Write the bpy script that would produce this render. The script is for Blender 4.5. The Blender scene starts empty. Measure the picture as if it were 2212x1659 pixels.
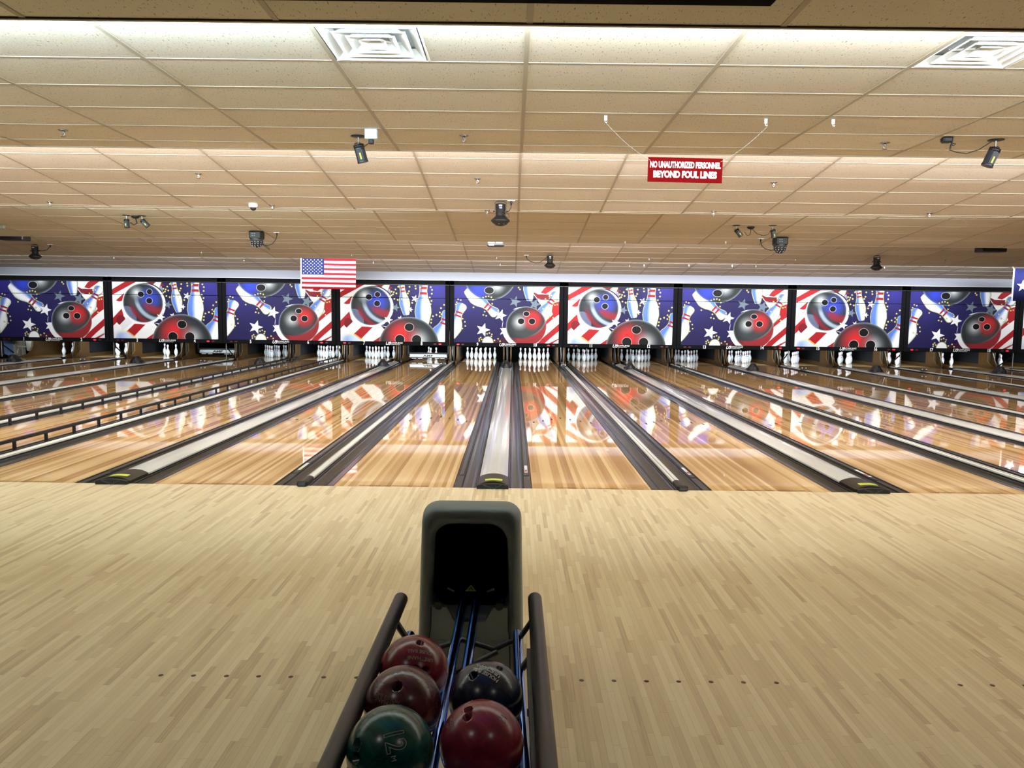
import bpy, math, random
import numpy as np
from mathutils import Vector, Matrix
R = math.radians
C = bpy.context.scene.collection
sc = bpy.context.scene

# ------------------------------------------------------------------ camera
FPX, CAM = 1663.9, (0.16507, -6.76989, 1.56858)
yaw, pitch, roll = -0.00029, 0.09318, 0.01215
fw = Vector((math.sin(yaw)*math.cos(pitch), math.cos(yaw)*math.cos(pitch), -math.sin(pitch)))
rt = Vector((math.cos(yaw), -math.sin(yaw), 0)); up = rt.cross(fw)
r2 = rt*math.cos(roll)+up*math.sin(roll); u2 = -rt*math.sin(roll)+up*math.cos(roll)
cd = bpy.data.cameras.new('camera'); cd.sensor_width = 36; cd.lens = FPX/2212*36
cd.clip_start = 0.05; cd.clip_end = 200
cam = bpy.data.objects.new('camera', cd); C.objects.link(cam)
m = Matrix((r2, u2, -fw)).transposed().to_4x4(); m.translation = Vector(CAM)
cam.matrix_world = m
sc.camera = cam

# ------------------------------------------------------------------ light
w = bpy.data.worlds.new('world'); sc.world = w; w.use_nodes = True
w.node_tree.nodes['Background'].inputs[0].default_value = (1.0, 0.97, 0.93, 1)
w.node_tree.nodes['Background'].inputs[1].default_value = 0.30
sc.view_settings.view_transform = 'Standard'; sc.view_settings.look = 'None'
sc.view_settings.gamma = 1; sc.view_settings.use_curve_mapping = False
sc.view_settings.exposure = 0.30

def area(x0, x1, y, z, h, power, col, tilt=0.0, spread=180):
    """strip lamp in a ceiling cove; faces the pins, tilt > 0 turns it down. power in W per metre"""
    d = bpy.data.lights.new('cove_lamp', 'AREA'); d.shape = 'RECTANGLE'
    d.size = x1-x0; d.size_y = h; d.energy = power*(x1-x0); d.color = col; d.spread = R(spread)
    o = bpy.data.objects.new('cove_lamp', d); C.objects.link(o)
    o.location = ((x0+x1)/2, y, z); o.rotation_euler = (R(90-tilt), 0, 0)
    return o
COOL = (0.80, 0.93, 1.0); WARM = (1.0, 0.86, 0.70); NEUT = (1.0, 0.95, 0.88)
# cove behind the first lip (over the foul line end of the approach)
area(-9, .1, -2.66, 3.05, 0.08, 28, (0.70, 0.89, 1.0), -8)
area(.1, 9, -2.66, 3.05, 0.08, 26, (0.88, 0.96, 1.0), -8)
# second cove
area(-11, 12, 1.17, 3.30, 0.20, 36, (1.0, 0.955, 0.95), 0)
# third cove, only some of its lamps burn
area(-8.0, -1.9, 5.06, 3.20, 0.16, 20, (0.84, 1.0, 0.95), 0)
area(4.3, 7.8, 5.06, 3.20, 0.16, 15, (0.95, 1.0, 0.9), 0)
# fourth cove
area(-2.2, 6.2, 9.10, 3.18, 0.2, 26, (1.0, 0.95, 0.95), 0)
area(-10, -2.3, 9.10, 3.18, 0.2, 10, (1.0, 0.96, 0.95), 0)
# fifth cove lights the masks
for (a, b, p) in ((-15, -9.5, 5), (-9.5, -3, 8.2), (-3, 17, 9.6)):
    area(a, b, 13.06, 2.98, 0.14, p, (0.92, 0.96, 1.0), 14, 78)
# room lamps behind the camera, over the seats
for x in (-6.6, -3.9, -1.3, 1.5, 4.2, 6.9):
    d = bpy.data.lights.new('seat_lamp', 'AREA'); d.shape = 'DISK'; d.size = 0.16; d.energy = 2.5 if abs(x) < 2 else 7; d.color = NEUT; d.spread = R(115)
    o = bpy.data.objects.new('seat_lamp', d); C.objects.link(o); o.location = (x, -6.4-.25*(x > 0), 2.93)
# lamps over the pin decks, behind the masks, one per lane
L = 1.0668; GA, GB = 0.7114, 0.5447; PD = 2*L+GA+GB
ZM = 16.262
def lane_x(n):                       # left edge of lane n
    k = (n-9)//2; base = k*PD
    return base-GA/2-L if (n-9) % 2 == 0 else base+GA/2
PINLIGHT = {1: .35, 2: .9, 3: .9, 4: .2, 5: .3, 6: .8, 7: .8, 8: .8, 9: 1.1, 10: 1.1, 11: .35, 12: .3, 13: .3,
            14: .8, 15: .7, 16: .8, 17: .8, 18: .6, 19: .4, 20: .3}
for n in range(1, 21):
    d = bpy.data.lights.new('pin_lamp', 'AREA'); d.shape = 'RECTANGLE'; d.size = 1.0; d.size_y = 0.08
    d.energy = 20*PINLIGHT[n]; d.color = (0.80, 0.93, 1.0); d.spread = R(95)
    o = bpy.data.objects.new('pin_lamp', d); C.objects.link(o)
    o.location = (lane_x(n)+L/2, 16.75, 0.86); o.rotation_euler = (R(70), 0, 0)

# ------------------------------------------------------------------ materials
def s2l(c):
    return tuple(((v/255)/12.92 if v/255 <= 0.04045 else ((v/255+0.055)/1.055)**2.4) for v in c)
class N:
    def __init__(s, name):
        s.m = bpy.data.materials.new(name); s.m.use_nodes = True
        s.t = s.m.node_tree; s.b = s.t.nodes['Principled BSDF']
    def n(s, kind, **kw):
        x = s.t.nodes.new(kind)
        for k, v in kw.items(): setattr(x, k, v)
        return x
    def l(s, a, b): s.t.links.new(a, b)
    def math(s, op, a, b=None, c=None):
        x = s.n('ShaderNodeMath', operation=op)
        for i, v in enumerate((a, b, c)):
            if v is None: continue
            if isinstance(v, (int, float)): x.inputs[i].default_value = v
            else: s.l(v, x.inputs[i])
        return x.outputs[0]
    def ramp(s, fac, stops):
        x = s.n('ShaderNodeValToRGB'); e = x.color_ramp.elements
        while len(e) < len(stops): e.new(0.5)
        for i, (p, c) in enumerate(stops):
            e[i].position = p; e[i].color = (*c, 1)
        s.l(fac, x.inputs[0]); return x.outputs[0]
    def mix(s, fac, a, b, mode='MIX'):
        x = s.n('ShaderNodeMix', data_type='RGBA', blend_type=mode)
        for i, v in ((0, fac), (6, a), (7, b)):
            if isinstance(v, (int, float)): x.inputs[i].default_value = v
            elif isinstance(v, tuple): x.inputs[i].default_value = (*v, 1)
            else: s.l(v, x.inputs[i])
        return x.outputs[2]
    def comb(s, x, y, z):
        c = s.n('ShaderNodeCombineXYZ')
        for i, v in enumerate((x, y, z)):
            if isinstance(v, (int, float)): c.inputs[i].default_value = v
            else: s.l(v, c.inputs[i])
        return c.outputs[0]
    def noise(s, vec, scale, detail=3, rough=.5):
        x = s.n('ShaderNodeTexNoise'); x.inputs['Scale'].default_value = scale
        x.inputs['Detail'].default_value = detail; x.inputs['Roughness'].default_value = rough
        s.l(vec, x.inputs['Vector']); return x.outputs[0]
    def white(s, vec):
        x = s.n('ShaderNodeTexWhiteNoise', noise_dimensions='3D'); s.l(vec, x.inputs[0]); return x.outputs[0]
    def obj(s):
        t = s.n('ShaderNodeTexCoord'); sp = s.n('ShaderNodeSeparateXYZ'); s.l(t.outputs['Object'], sp.inputs[0])
        return t.outputs['Object'], sp.outputs[0], sp.outputs[1], sp.outputs[2]
    def bump(s, h, strength, dist=0.01):
        x = s.n('ShaderNodeBump'); x.inputs['Strength'].default_value = strength; x.inputs['Distance'].default_value = dist
        s.l(h, x.inputs['Height']); s.l(x.outputs[0], s.b.inputs['Normal'])

def flat(name, rgb, rough=.5, metal=0, var=.06, scale=14, spec=.5, coat=0, emit=None):
    """plain painted / plastic / metal surface with a little mottling of its own"""
    k = N(name); v, x, y, z = k.obj(); c = s2l(rgb)
    f = k.noise(v, scale, 3)
    k.l(k.mix(f, tuple(q*(1-var) for q in c), tuple(min(1, q*(1+var)) for q in c)), k.b.inputs['Base Color'])
    k.b.inputs['Roughness'].default_value = rough; k.b.inputs['Metallic'].default_value = metal
    k.b.inputs['Specular IOR Level'].default_value = spec; k.b.inputs['Coat Weight'].default_value = coat
    if emit:
        k.b.inputs['Emission Color'].default_value = (*s2l(rgb), 1); k.b.inputs['Emission Strength'].default_value = emit
    return k.m

def wood(name, bw, seglen, stops, rough, spec=.5, seam=.5, coat=0, wide=0, bumpy=0.0, dirt=.1, grain=.55):
    k = N(name); v, x, y, z = k.obj()
    inf = k.n('ShaderNodeObjectInfo').outputs['Random']
    xs = k.math('ADD', x, k.math('MULTIPLY', inf, 37.7))
    u = k.math('DIVIDE', xs, bw); bid = k.math('FLOOR', u)
    r1 = k.white(k.comb(bid, 3.1, 0.0))
    seg = k.math('ADD', k.math('DIVIDE', y, seglen), k.math('MULTIPLY', r1, 7.3)); sid = k.math('FLOOR', seg)
    tint = k.white(k.comb(bid, sid, 5.0))
    if wide:
        wv = k.white(k.comb(k.math('FLOOR', k.math('DIVIDE', xs, bw*wide)), 9.0, 2.0))
        tint = k.math('ADD', k.math('MULTIPLY', tint, .55), k.math('MULTIPLY', wv, .45))
    gr = k.noise(k.comb(k.math('MULTIPLY', xs, 90.0), k.math('MULTIPLY', y, 2.5), tint), 1.0, 4, .6)
    t = k.math('ADD', k.math('MULTIPLY', tint, .85), k.math('MULTIPLY', k.math('SUBTRACT', gr, .5), grain))
    col = k.ramp(t, stops)
    fr = k.math('FRACT', u); d = k.math('MINIMUM', fr, k.math('SUBTRACT', 1.0, fr))
    ln = k.math('LESS_THAN', d, .035)
    sf = k.math('FRACT', seg); ln2 = k.math('LESS_THAN', sf, .0035/seglen)
    lines = k.math('MULTIPLY', k.math('MAXIMUM', ln, ln2), seam)
    col = k.mix(lines, col, k.mix(1.0, col, (.45, .38, .30), 'MULTIPLY'))
    big = k.noise(v, .8, 4, .6)
    col = k.mix(k.math('MULTIPLY', k.math('SUBTRACT', big, .35), dirt*3), col, k.mix(1.0, col, (.72, .66, .58), 'MULTIPLY'))
    k.l(col, k.b.inputs['Base Color'])
    k.b.inputs['Roughness'].default_value = rough; k.b.inputs['Specular IOR Level'].default_value = spec
    k.b.inputs['Coat Weight'].default_value = coat; k.b.inputs['Coat Roughness'].default_value = .02
    if bumpy:
        h = k.noise(k.comb(k.math('MULTIPLY', x, 16.0), k.math('MULTIPLY', y, 1.3), 0.0), 1.0, 2)
        k.bump(h, bumpy, .002)
    return k.m

M = {}
M['carpet'] = flat('dark_carpet', (46, 44, 60), .95, var=.3, scale=9)
M['wallpaint'] = flat('wall_paint_dark', (96, 90, 84), .8)
M['approach'] = wood('approach_maple', .0273, .42, [(0, s2l((194, 170, 132))), (.08, s2l((210, 188, 150))), (.3, s2l((219, 198, 158))), (.65, s2l((227, 208, 169))), (1, s2l((235, 219, 184)))],
                     .34, .35, .30, dirt=.13)
M['lane'] = wood('lane_maple', .0381, 60.0, [(.0, s2l((180, 136, 86))), (.38, s2l((206, 165, 111))), (.62, s2l((222, 185, 130))), (.95, s2l((238, 207, 157)))],
                 .03, .5, .10, coat=0, bumpy=.035, dirt=.03, grain=.32)
M['pindeck'] = flat('pin_deck', (150, 120, 85), .15, var=.15)
def tile():
    k = N('ceiling_tile'); v, x, y, z = k.obj()
    tx = k.math('FLOOR', k.math('DIVIDE', k.math('SUBTRACT', x, .228), 1.2192))
    ty = k.math('FLOOR', k.math('DIVIDE', k.math('SUBTRACT', y, -1.687), .6096))
    w_ = k.white(k.comb(tx, ty, 0.0))
    w2 = k.white(k.comb(tx, ty, 4.0))
    col = k.ramp(w_, [(0, s2l((200, 193, 177))), (.5, s2l((205, 198, 183))), (.93, s2l((208, 202, 188))), (.97, s2l((217, 212, 202))), (1, s2l((219, 214, 205)))])
    blot = k.noise(v, 1.3, 3)
    col = k.mix(k.math('MULTIPLY', blot, .22), col, k.mix(1.0, col, (.80, .74, .66), 'MULTIPLY'))
    # fissures: short dark dashes running away from the viewer
    f1 = k.noise(k.comb(k.math('ADD', k.math('MULTIPLY', x, 105.0), k.math('MULTIPLY', w2, 50.0)), k.math('MULTIPLY', y, 26.0), 0.0), 1.0, 2, .6)
    f2 = k.noise(v, 210.0, 1)
    fis = k.math('GREATER_THAN', f1, .655)
    pin = k.math('GREATER_THAN', f2, .74)
    h = k.math('MAXIMUM', fis, pin)
    col = k.mix(k.math('MULTIPLY', h, .8), col, s2l((98, 84, 62)))
    k.l(col, k.b.inputs['Base Color']); k.b.inputs['Roughness'].default_value = .9
    k.b.inputs['Specular IOR Level'].default_value = .15
    k.bump(k.math('SUBTRACT', k.noise(v, 60.0, 3), h), .35, .003)
    return k.m
M['tile'] = tile()
M['tbar_long'] = flat('tbar_long_paint', (162, 153, 136), .6, var=.05)
M['tbar'] = flat('tbar_paint', (172, 165, 150), .55, var=.05)
M['soffit'] = flat('soffit_paint', (154, 158, 171), .6, var=.03, scale=3)
M['black'] = flat('black_steel', (22, 24, 28), .45, var=.2)
M['void'] = flat('black_cloth', (8, 8, 8), .95, spec=.1)
M['frame'] = flat('mask_frame_black', (11, 12, 16), .8, spec=.15, var=.15)
M['white'] = flat('white_paint', (235, 235, 232), .45)
M['print_white'] = flat('print_white', (240, 240, 240), .6)
M['gutter'] = flat('gutter_plastic', (46, 46, 45), .18, var=.10, scale=5)
M['gutdark'] = flat('gutter_seam', (14, 13, 13), .5)
M['bumper'] = flat('bumper_plastic', (62, 61, 60), .25, var=.08)
M['cap'] = flat('cover_grey', (206, 206, 202), .10, var=.03, scale=4)
M['capwhite'] = flat('cap_white', (224, 223, 216), .3, var=.03)
M['rubber'] = flat('black_rubber', (20, 21, 23), .5, var=.25, scale=30)
M['endcap'] = flat('end_cap_plastic', (38, 36, 34), .32, var=.1)
M['yellow'] = flat('yellow_label', (205, 215, 80), .5)
M['label'] = flat('white_label', (225, 228, 238), .5)
M['orange'] = flat('orange_label', (176, 82, 50), .5)
M['steel'] = flat('steel', (150, 150, 148), .35, .8)
M['chrome'] = flat('chrome', (150, 150, 152), .25, 1.0, var=.03)
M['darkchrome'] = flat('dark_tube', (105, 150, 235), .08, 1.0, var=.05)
M['guard'] = flat('brown_black_tube', (31, 27, 24), .4, .1, var=.08)
M['hood'] = flat('grey_hood_plastic', (120, 133, 138), .42, var=.05, scale=9)
M['hooddark'] = flat('hood_inside', (14, 14, 15), .6)
M['red'] = flat('sign_red', (118, 6, 10), .85, spec=.08)
M['redlamp'] = flat('red_lamp_lit', (235, 40, 48), .4, emit=1.1)
M['redoff'] = flat('red_lamp_unlit', (95, 22, 26), .4)
M['flagred'] = flat('flag_red', (150, 22, 40), .8, spec=.2)
M['flagwhite'] = flat('flag_white', (208, 207, 210), .8, spec=.2)
M['flagblue'] = flat('flag_blue', (28, 34, 84), .8, spec=.2)
M['ochre'] = flat('kickback_wood', (100, 71, 33), .5, var=.22, scale=6)
M['kickdark'] = flat('kickback_panel_dark', (24, 24, 27), .5)
M['bluemachine'] = flat('blue_cabinet', (98, 128, 176), .5, var=.08)
M['greymachine'] = flat('machine_grey', (150, 145, 132), .6, var=.1)
M['grey'] = flat('dark_grey_plastic', (64, 64, 68), .45, var=.15)
M['lens'] = flat('lens_glass', (150, 152, 158), .08, .3)
M['galv'] = flat('galvanised', (196, 206, 212), .45, .3)
M['silver'] = flat('silver_side', (72, 74, 86), .35, .5)
M['screen'] = flat('blue_screen', (40, 110, 255), .3, emit=1.0)
M['bluereflect'] = flat('blue_reflection_strip', (60, 125, 225), .25)  # blue colour standing in for the streak reflected in the rails
M['dotred'] = flat('dot_red', (98, 26, 22), .5)
M['dotbrown'] = flat('dot_brown', (96, 72, 52), .5)
M['ink'] = flat('ink', (46, 36, 26), .6)

def pinmat():
    k = N('pin_plastic'); v, x, y, z = k.obj()
    def band(a, b): return k.math('MULTIPLY', k.math('GREATER_THAN', z, a), k.math('LESS_THAN', z, b))
    st = k.math('MAXIMUM', band(.246, .259), band(.276, .287))
    th = k.math('ARCTAN2', y, x)
    mark = k.math('MULTIPLY', band(.185, .212), k.math('LESS_THAN', k.math('ABSOLUTE', k.math('ADD', th, 1.57)), .45))
    f = k.noise(v, 40.0, 3)
    base = k.mix(k.math('MULTIPLY', f, .3), s2l((236, 240, 243)), s2l((196, 202, 206)))
    col = k.mix(st, base, s2l((196, 30, 52)))
    rnd = k.n('ShaderNodeObjectInfo').outputs['Random']
    mc = k.mix(k.math('GREATER_THAN', rnd, .5), s2l((60, 62, 78)), s2l((205, 90, 100)))
    mk = k.math('MULTIPLY', mark, k.math('GREATER_THAN', k.noise(v, 130.0, 1), .45))
    col = k.mix(mk, col, mc)
    k.l(col, k.b.inputs['Base Color']); k.b.inputs['Roughness'].default_value = .22
    return k.m
M['pin'] = pinmat()
def ballmat(name, c1, c2, c3):
    k = N(name); v, x, y, z = k.obj()
    d = k.n('ShaderNodeTexNoise'); d.inputs['Scale'].default_value = 9; d.inputs['Detail'].default_value = 5
    d.inputs['Distortion'].default_value = 2.4; k.l(v, d.inputs['Vector'])
    col = k.ramp(d.outputs[0], [(.28, s2l(c1)), (.52, s2l(c2)), (.75, s2l(c3))])
    k.l(col, k.b.inputs['Base Color']); k.b.inputs['Roughness'].default_value = .24
    k.b.inputs['Coat Weight'].default_value = .12; k.b.inputs['Coat Roughness'].default_value = .25
    return k.m
def paintmat():
    k = N('printed_artwork'); a = k.n('ShaderNodeAttribute', attribute_name='paint')
    k.l(a.outputs['Color'], k.b.inputs['Base Color']); k.b.inputs['Roughness'].default_value = .55
    k.b.inputs['Specular IOR Level'].default_value = .2
    k.l(a.outputs['Color'], k.b.inputs['Emission Color']); k.b.inputs['Emission Strength'].default_value = 0.0
    return k.m
M['paint'] = paintmat()

# ------------------------------------------------------------------ mesh helpers
class MB:
    def __init__(s): s.v = []; s.f = []; s.mi = []; s.mats = []; s.sm = []
    def mid(s, mt):
        if mt not in s.mats: s.mats.append(mt)
        return s.mats.index(mt)
    def add(s, vs, fs, mt, smooth=False):
        o = len(s.v); s.v += [tuple(q) for q in vs]; i = s.mid(mt)
        for f in fs: s.f.append([o+q for q in f]); s.mi.append(i); s.sm.append(smooth)
        return s
    def box(s, a, b, mt, bev=0):
        (x0, y0, z0), (x1, y1, z1) = a, b
        if bev:
            return s.rbox(a, b, mt, bev)
        v = [(x0, y0, z0), (x1, y0, z0), (x1, y1, z0), (x0, y1, z0), (x0, y0, z1), (x1, y0, z1), (x1, y1, z1), (x0, y1, z1)]
        return s.add(v, [(0, 3, 2, 1), (4, 5, 6, 7), (0, 1, 5, 4), (1, 2, 6, 5), (2, 3, 7, 6), (3, 0, 4, 7)], mt)
    def rbox(s, a, b, mt, r):
        """box with chamfered edges"""
        c = [(p+q)/2 for p, q in zip(a, b)]; h = [(q-p)/2 for p, q in zip(a, b)]
        vs = []; idx = {}
        for sx in (-1, 1):
            for sy in (-1, 1):
                for sz in (-1, 1):
                    for ax in range(3):
                        p = [h[0]-r, h[1]-r, h[2]-r]; p[ax] += r
                        idx[(sx, sy, sz, ax)] = len(vs); vs.append((c[0]+sx*p[0], c[1]+sy*p[1], c[2]+sz*p[2]))
        fs = []
        for ax in range(3):
            o = [q for q in range(3) if q != ax]
            for sg in (-1, 1):
                loop = []
                for (p, q) in ((-1, -1), (1, -1), (1, 1), (-1, 1)):
                    k = [0, 0, 0]; k[ax] = sg; k[o[0]] = p; k[o[1]] = q; loop.append(idx[(*k, ax)])
                fs.append(loop)
        for ax in range(3):      # edges parallel to ax
            o = [q for q in range(3) if q != ax]
            for p in (-1, 1):
                for q in (-1, 1):
                    k0 = [0, 0, 0]; k0[ax] = -1; k0[o[0]] = p; k0[o[1]] = q; k1 = list(k0); k1[ax] = 1
                    fs.append([idx[(*k0, o[0])], idx[(*k1, o[0])], idx[(*k1, o[1])], idx[(*k0, o[1])]])
        for sx in (-1, 1):
            for sy in (-1, 1):
                for sz in (-1, 1): fs.append([idx[(sx, sy, sz, q)] for q in range(3)])
        return s.add(vs, fs, mt)
    def tube(s, pts, r, mt, n=12, cap=True):
        pts = [Vector(p) for p in pts]; vs = []; fs = []
        rr = r if isinstance(r, (list, tuple)) else [r]*len(pts)
        ref = None
        for i, p in enumerate(pts):
            d = (pts[min(i+1, len(pts)-1)]-pts[max(i-1, 0)]).normalized()
            if ref is None:
                ref = Vector((0, 0, 1)) if abs(d.z) < .9 else Vector((1, 0, 0))
            a = d.cross(ref).normalized(); b = a.cross(d).normalized(); ref = b
            for j in range(n):
                t = 2*math.pi*j/n; vs.append(p+(a*math.cos(t)+b*math.sin(t))*rr[i])
        for i in range(len(pts)-1):
            for j in range(n):
                fs.append((i*n+j, i*n+(j+1) % n, (i+1)*n+(j+1) % n, (i+1)*n+j))
        s.add(vs, fs, mt, True)
        if cap:
            s.add(vs[:n], [tuple(range(n))], mt); s.add(vs[-n:], [tuple(range(n-1, -1, -1))], mt)
        return s
    def lathe(s, prof, mt, n=20, c=(0, 0, 0), axis=None):
        """profile [(r, h)...] turned about axis (default z) through c"""
        ax = Vector(axis).normalized() if axis else Vector((0, 0, 1))
        q = Vector((0, 0, 1)).rotation_difference(ax); vs = []; fs = []
        for (r, h) in prof:
            for j in range(n):
                t = 2*math.pi*j/n; vs.append(Vector(c)+q @ Vector((r*math.cos(t), r*math.sin(t), h)))
        for i in range(len(prof)-1):
            for j in range(n): fs.append((i*n+j, i*n+(j+1) % n, (i+1)*n+(j+1) % n, (i+1)*n+j))
        if prof[0][0] > 1e-6: fs.append(tuple(range(n-1, -1, -1)))
        if prof[-1][0] > 1e-6: fs.append(tuple((len(prof)-1)*n+j for j in range(n)))
        return s.add(vs, fs, mt, True)
    def extrude_y(s, poly, y0, y1, mt, smooth=False, cap=True, closed=True):
        """poly in x-z swept along y"""
        n = len(poly); vs = [(x, y0, z) for x, z in poly]+[(x, y1, z) for x, z in poly]; k = n if closed else n-1
        s.add(vs, [(j, (j+1) % n, n+(j+1) % n, n+j) for j in range(k)], mt, smooth)
        if cap and closed: s.add(vs, [tuple(range(n)), tuple(range(2*n-1, n-1, -1))], mt)
        return s
    def extrude_x(s, poly, x0, x1, mt):
        n = len(poly); vs = [(x0, y, z) for y, z in poly]+[(x1, y, z) for y, z in poly]
        return s.add(vs, [(j, (j+1) % n, n+(j+1) % n, n+j) for j in range(n)]+[tuple(range(n)), tuple(range(2*n-1, n-1, -1))], mt)
    def build(s, name, parent=None, loc=None, label=None, cat=None, group=None, kind=None):
        me = bpy.data.meshes.new(name); me.from_pydata(s.v, [], s.f)
        for mt in s.mats: me.materials.append(M[mt] if isinstance(mt, str) else mt)
        me.polygons.foreach_set('material_index', s.mi); me.polygons.foreach_set('use_smooth', s.sm)
        me.update()
        import bmesh
        bm = bmesh.new(); bm.from_mesh(me); bmesh.ops.recalc_face_normals(bm, faces=bm.faces[:]); bm.to_mesh(me); bm.free()
        o = bpy.data.objects.new(name, me); C.objects.link(o)
        if parent: o.parent = parent
        if loc: o.location = loc
        tag(o, label, cat, group, kind); return o
def tag(o, label=None, cat=None, group=None, kind=None):
    if label: o['label'] = label
    if cat: o['category'] = cat
    if group: o['group'] = group
    if kind: o['kind'] = kind
    return o
def thing(name, label, cat, loc=(0, 0, 0), group=None):
    o = bpy.data.objects.new(name, None); C.objects.link(o); o.location = loc; o.empty_display_size = .1
    return tag(o, label, cat, group)
def dup(o, loc=None, label=None, parent=None, group=None):
    c = o.copy(); C.objects.link(c)
    if parent: c.parent = parent
    if loc is not None: c.location = loc
    if label: c['label'] = label
    if group: c['group'] = group
    for ch in list(o.children): dup(ch, parent=c)
    return c
def textmesh(s, size, shear=0, offset=0, outline=0, xs=1, align='CENTER', extrude=0):
    cu = bpy.data.curves.new('lettering', 'FONT'); cu.body = s; cu.size = size; cu.shear = shear; cu.offset = offset
    cu.align_x = align; cu.align_y = 'CENTER'; cu.extrude = extrude; cu.resolution_u = 4
    if outline: cu.fill_mode = 'NONE'; cu.bevel_depth = outline; cu.bevel_resolution = 0
    o = bpy.data.objects.new('tmp', cu); C.objects.link(o)
    dg = bpy.context.evaluated_depsgraph_get(); me = bpy.data.meshes.new_from_object(o.evaluated_get(dg))
    bpy.data.objects.remove(o)
    for v in me.vertices: v.co.x *= xs
    return me
def text(name, s, size, loc, mt, parent, rot=(R(90), 0, 0), **kw):
    me = textmesh(s, size, **kw); me.materials.clear(); me.materials.append(M[mt])
    o = bpy.data.objects.new(name, me); C.objects.link(o); o.location = loc; o.rotation_euler = rot
    if parent: o.parent = parent
    return o

# ------------------------------------------------------------------ structure: floor, ceiling, walls
XL, XR = -17.2, 19.4
b = MB(); b.box((XL, -13.5, -.30), (XR, -5.6, -.002), 'carpet'); b.box((XL, -5.6, -.30), (XR, 0, 0), 'approach')
for i, x in enumerate([-1.326, -1.186, -1.045, -.907, -.769, -.628, -.487, .478, .617, .756, .894, 1.033, 1.172, 1.313, 2.101, 2.239, 2.379]):
    j = i % 7 if i < 14 else i-14
    b.lathe([(.0105, .0), (.0105, .0008)], 'dotred' if (i < 14 and j in (2, 3, 4)) else 'dotbrown', 12, (x, -3.6, 0))
b.build('floor', kind='structure')
b = MB(); b.box((XL, 0.001, -.30), (XR, 20.5, -.11), 'void'); b.build('floor', kind='structure')

TX, TY = 1.2192, .6096
SEG = [(-13.5, 2.953, -2.92, 2.953, -3.51, 0), (-2.765, 3.153, 1.07, 3.153, -1.687, 1), (1.09, 3.50, 4.95, 3.066, 3.046, 2),
       (4.97, 3.388, 9.0, 2.977, 8.35, 3), (9.02, 3.36, 12.95, 2.865, 12.4, 4), (12.97, 3.10, 16.24, 2.715, 15.6, 5)]
VENTS = [(-.991, -2.297), (2.666, -2.297)]
def zc(y, s): y0, z0, y1, z1 = s[:4]; return z0+(z1-z0)*(y-y0)/(y1-y0)
for s in SEG:
    y0, z0, y1, z1, r0, idx = s
    b = MB()
    def quad(xa, xb, ya, yb):
        b.add([(xa, ya, zc(ya, s)), (xb, ya, zc(ya, s)), (xb, yb, zc(yb, s)), (xa, yb, zc(yb, s)),
               (xa, ya, zc(ya, s)+.02), (xb, ya, zc(ya, s)+.02), (xb, yb, zc(yb, s)+.02), (xa, yb, zc(yb, s)+.02)],
              [(0, 1, 2, 3), (4, 5, 6, 7), (0, 1, 5, 4), (1, 2, 6, 5), (2, 3, 7, 6), (3, 0, 4, 7)], 'tile')
    if idx == 1:
        ya, yb = -2.297, -1.687
        quad(XL, XR, y0, ya); quad(XL, XR, yb, y1); xs = [XL]
        for vx, _ in VENTS: xs += [vx, vx+.61]
        xs.append(XR)
        for i in range(0, len(xs), 2): quad(xs[i], xs[i+1], ya, yb)
    else: quad(XL, XR, y0, y1)
    o = b.build('ceiling', kind='structure')
    g = MB(); k0 = int((XL-.228)/TX); k1 = int((XR-.228)/TX)+1
    for k in range(k0, k1):
        x = .228+k*TX
        if idx == 0: ya = -4.6
        else: ya = y0
        v = []
        for (yy) in (ya, y1):
            z = zc(yy, s); v += [(x-.015, yy, z-.004), (x+.015, yy, z-.004), (x+.015, yy, z+.002), (x-.015, yy, z+.002)]
        g.add(v, [(0, 1, 5, 4), (1, 2, 6, 5), (3, 0, 4, 7), (0, 1, 2, 3), (4, 5, 6, 7)], 'tbar_long')
    r = r0
    while r > y0+.1: r -= TY
    r += TY if r < y0+.05 else 0
    while r < y1-.06:
        z = zc(r, s)
        if not (idx == 0 and r < -4.6): g.box((XL, r-.009, z-.003), (XR, r+.009, z+.004), 'tbar')
        r += TY
    if idx:                                      # wall angle at the lip and along the far riser
        g.box((XL, y1-.012, z1-.005), (XR, y1+.003, z1+.008), 'tbar_long')
        g.box((XL, y0+.0, z0-.012), (XR, y0+.03, z0+.006), 'tbar')
    gg = g.build('ceiling_grid', parent=o)
# upturned lip of the first ceiling, and the vertical risers between the bays
b = MB()
b.add([(XL, -2.92, 2.953), (XR, -2.92, 2.953), (XR, -2.79, 2.996), (XL, -2.79, 2.996), (XL, -2.92, 2.98), (XR, -2.92, 2.98), (XR, -2.79, 3.01), (XL, -2.79, 3.01)],
      [(0, 1, 2, 3), (4, 5, 6, 7), (0, 1, 5, 4), (2, 3, 7, 6)], 'tile')
b.box((XL, -2.925, 2.944), (XR, -2.917, 2.958), 'ink')
b.box((XL, -2.80, 2.985), (XR, -2.785, 3.17), 'tbar')
b.build('trim_1', kind='structure')
for i in range(1, 5):
    a, c = SEG[i], SEG[i+1]
    b = MB(); b.box((XL, a[2]+.004, a[3]-.004), (XR, a[2]+.02, c[1]+.02), 'tile'); b.build('trim_%d' % (i+1), kind='structure')
b = MB(); b.box((XL, 16.24, 2.478), (XR, 16.42, 2.745), 'soffit'); b.box((XL, 16.225, 2.474), (XR, 16.24, 2.488), 'white'); b.build('trim_6', kind='structure')
b = MB(); b.box((XL, 16.42, 2.40), (XR, 20.5, 2.75), 'void'); b.build('ceiling', kind='structure')
b = MB(); b.box((XL-.2, -13.5, -.3), (XL, 20.5, 3.6), 'wallpaint'); b.build('wall_left', kind='structure')
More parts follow.
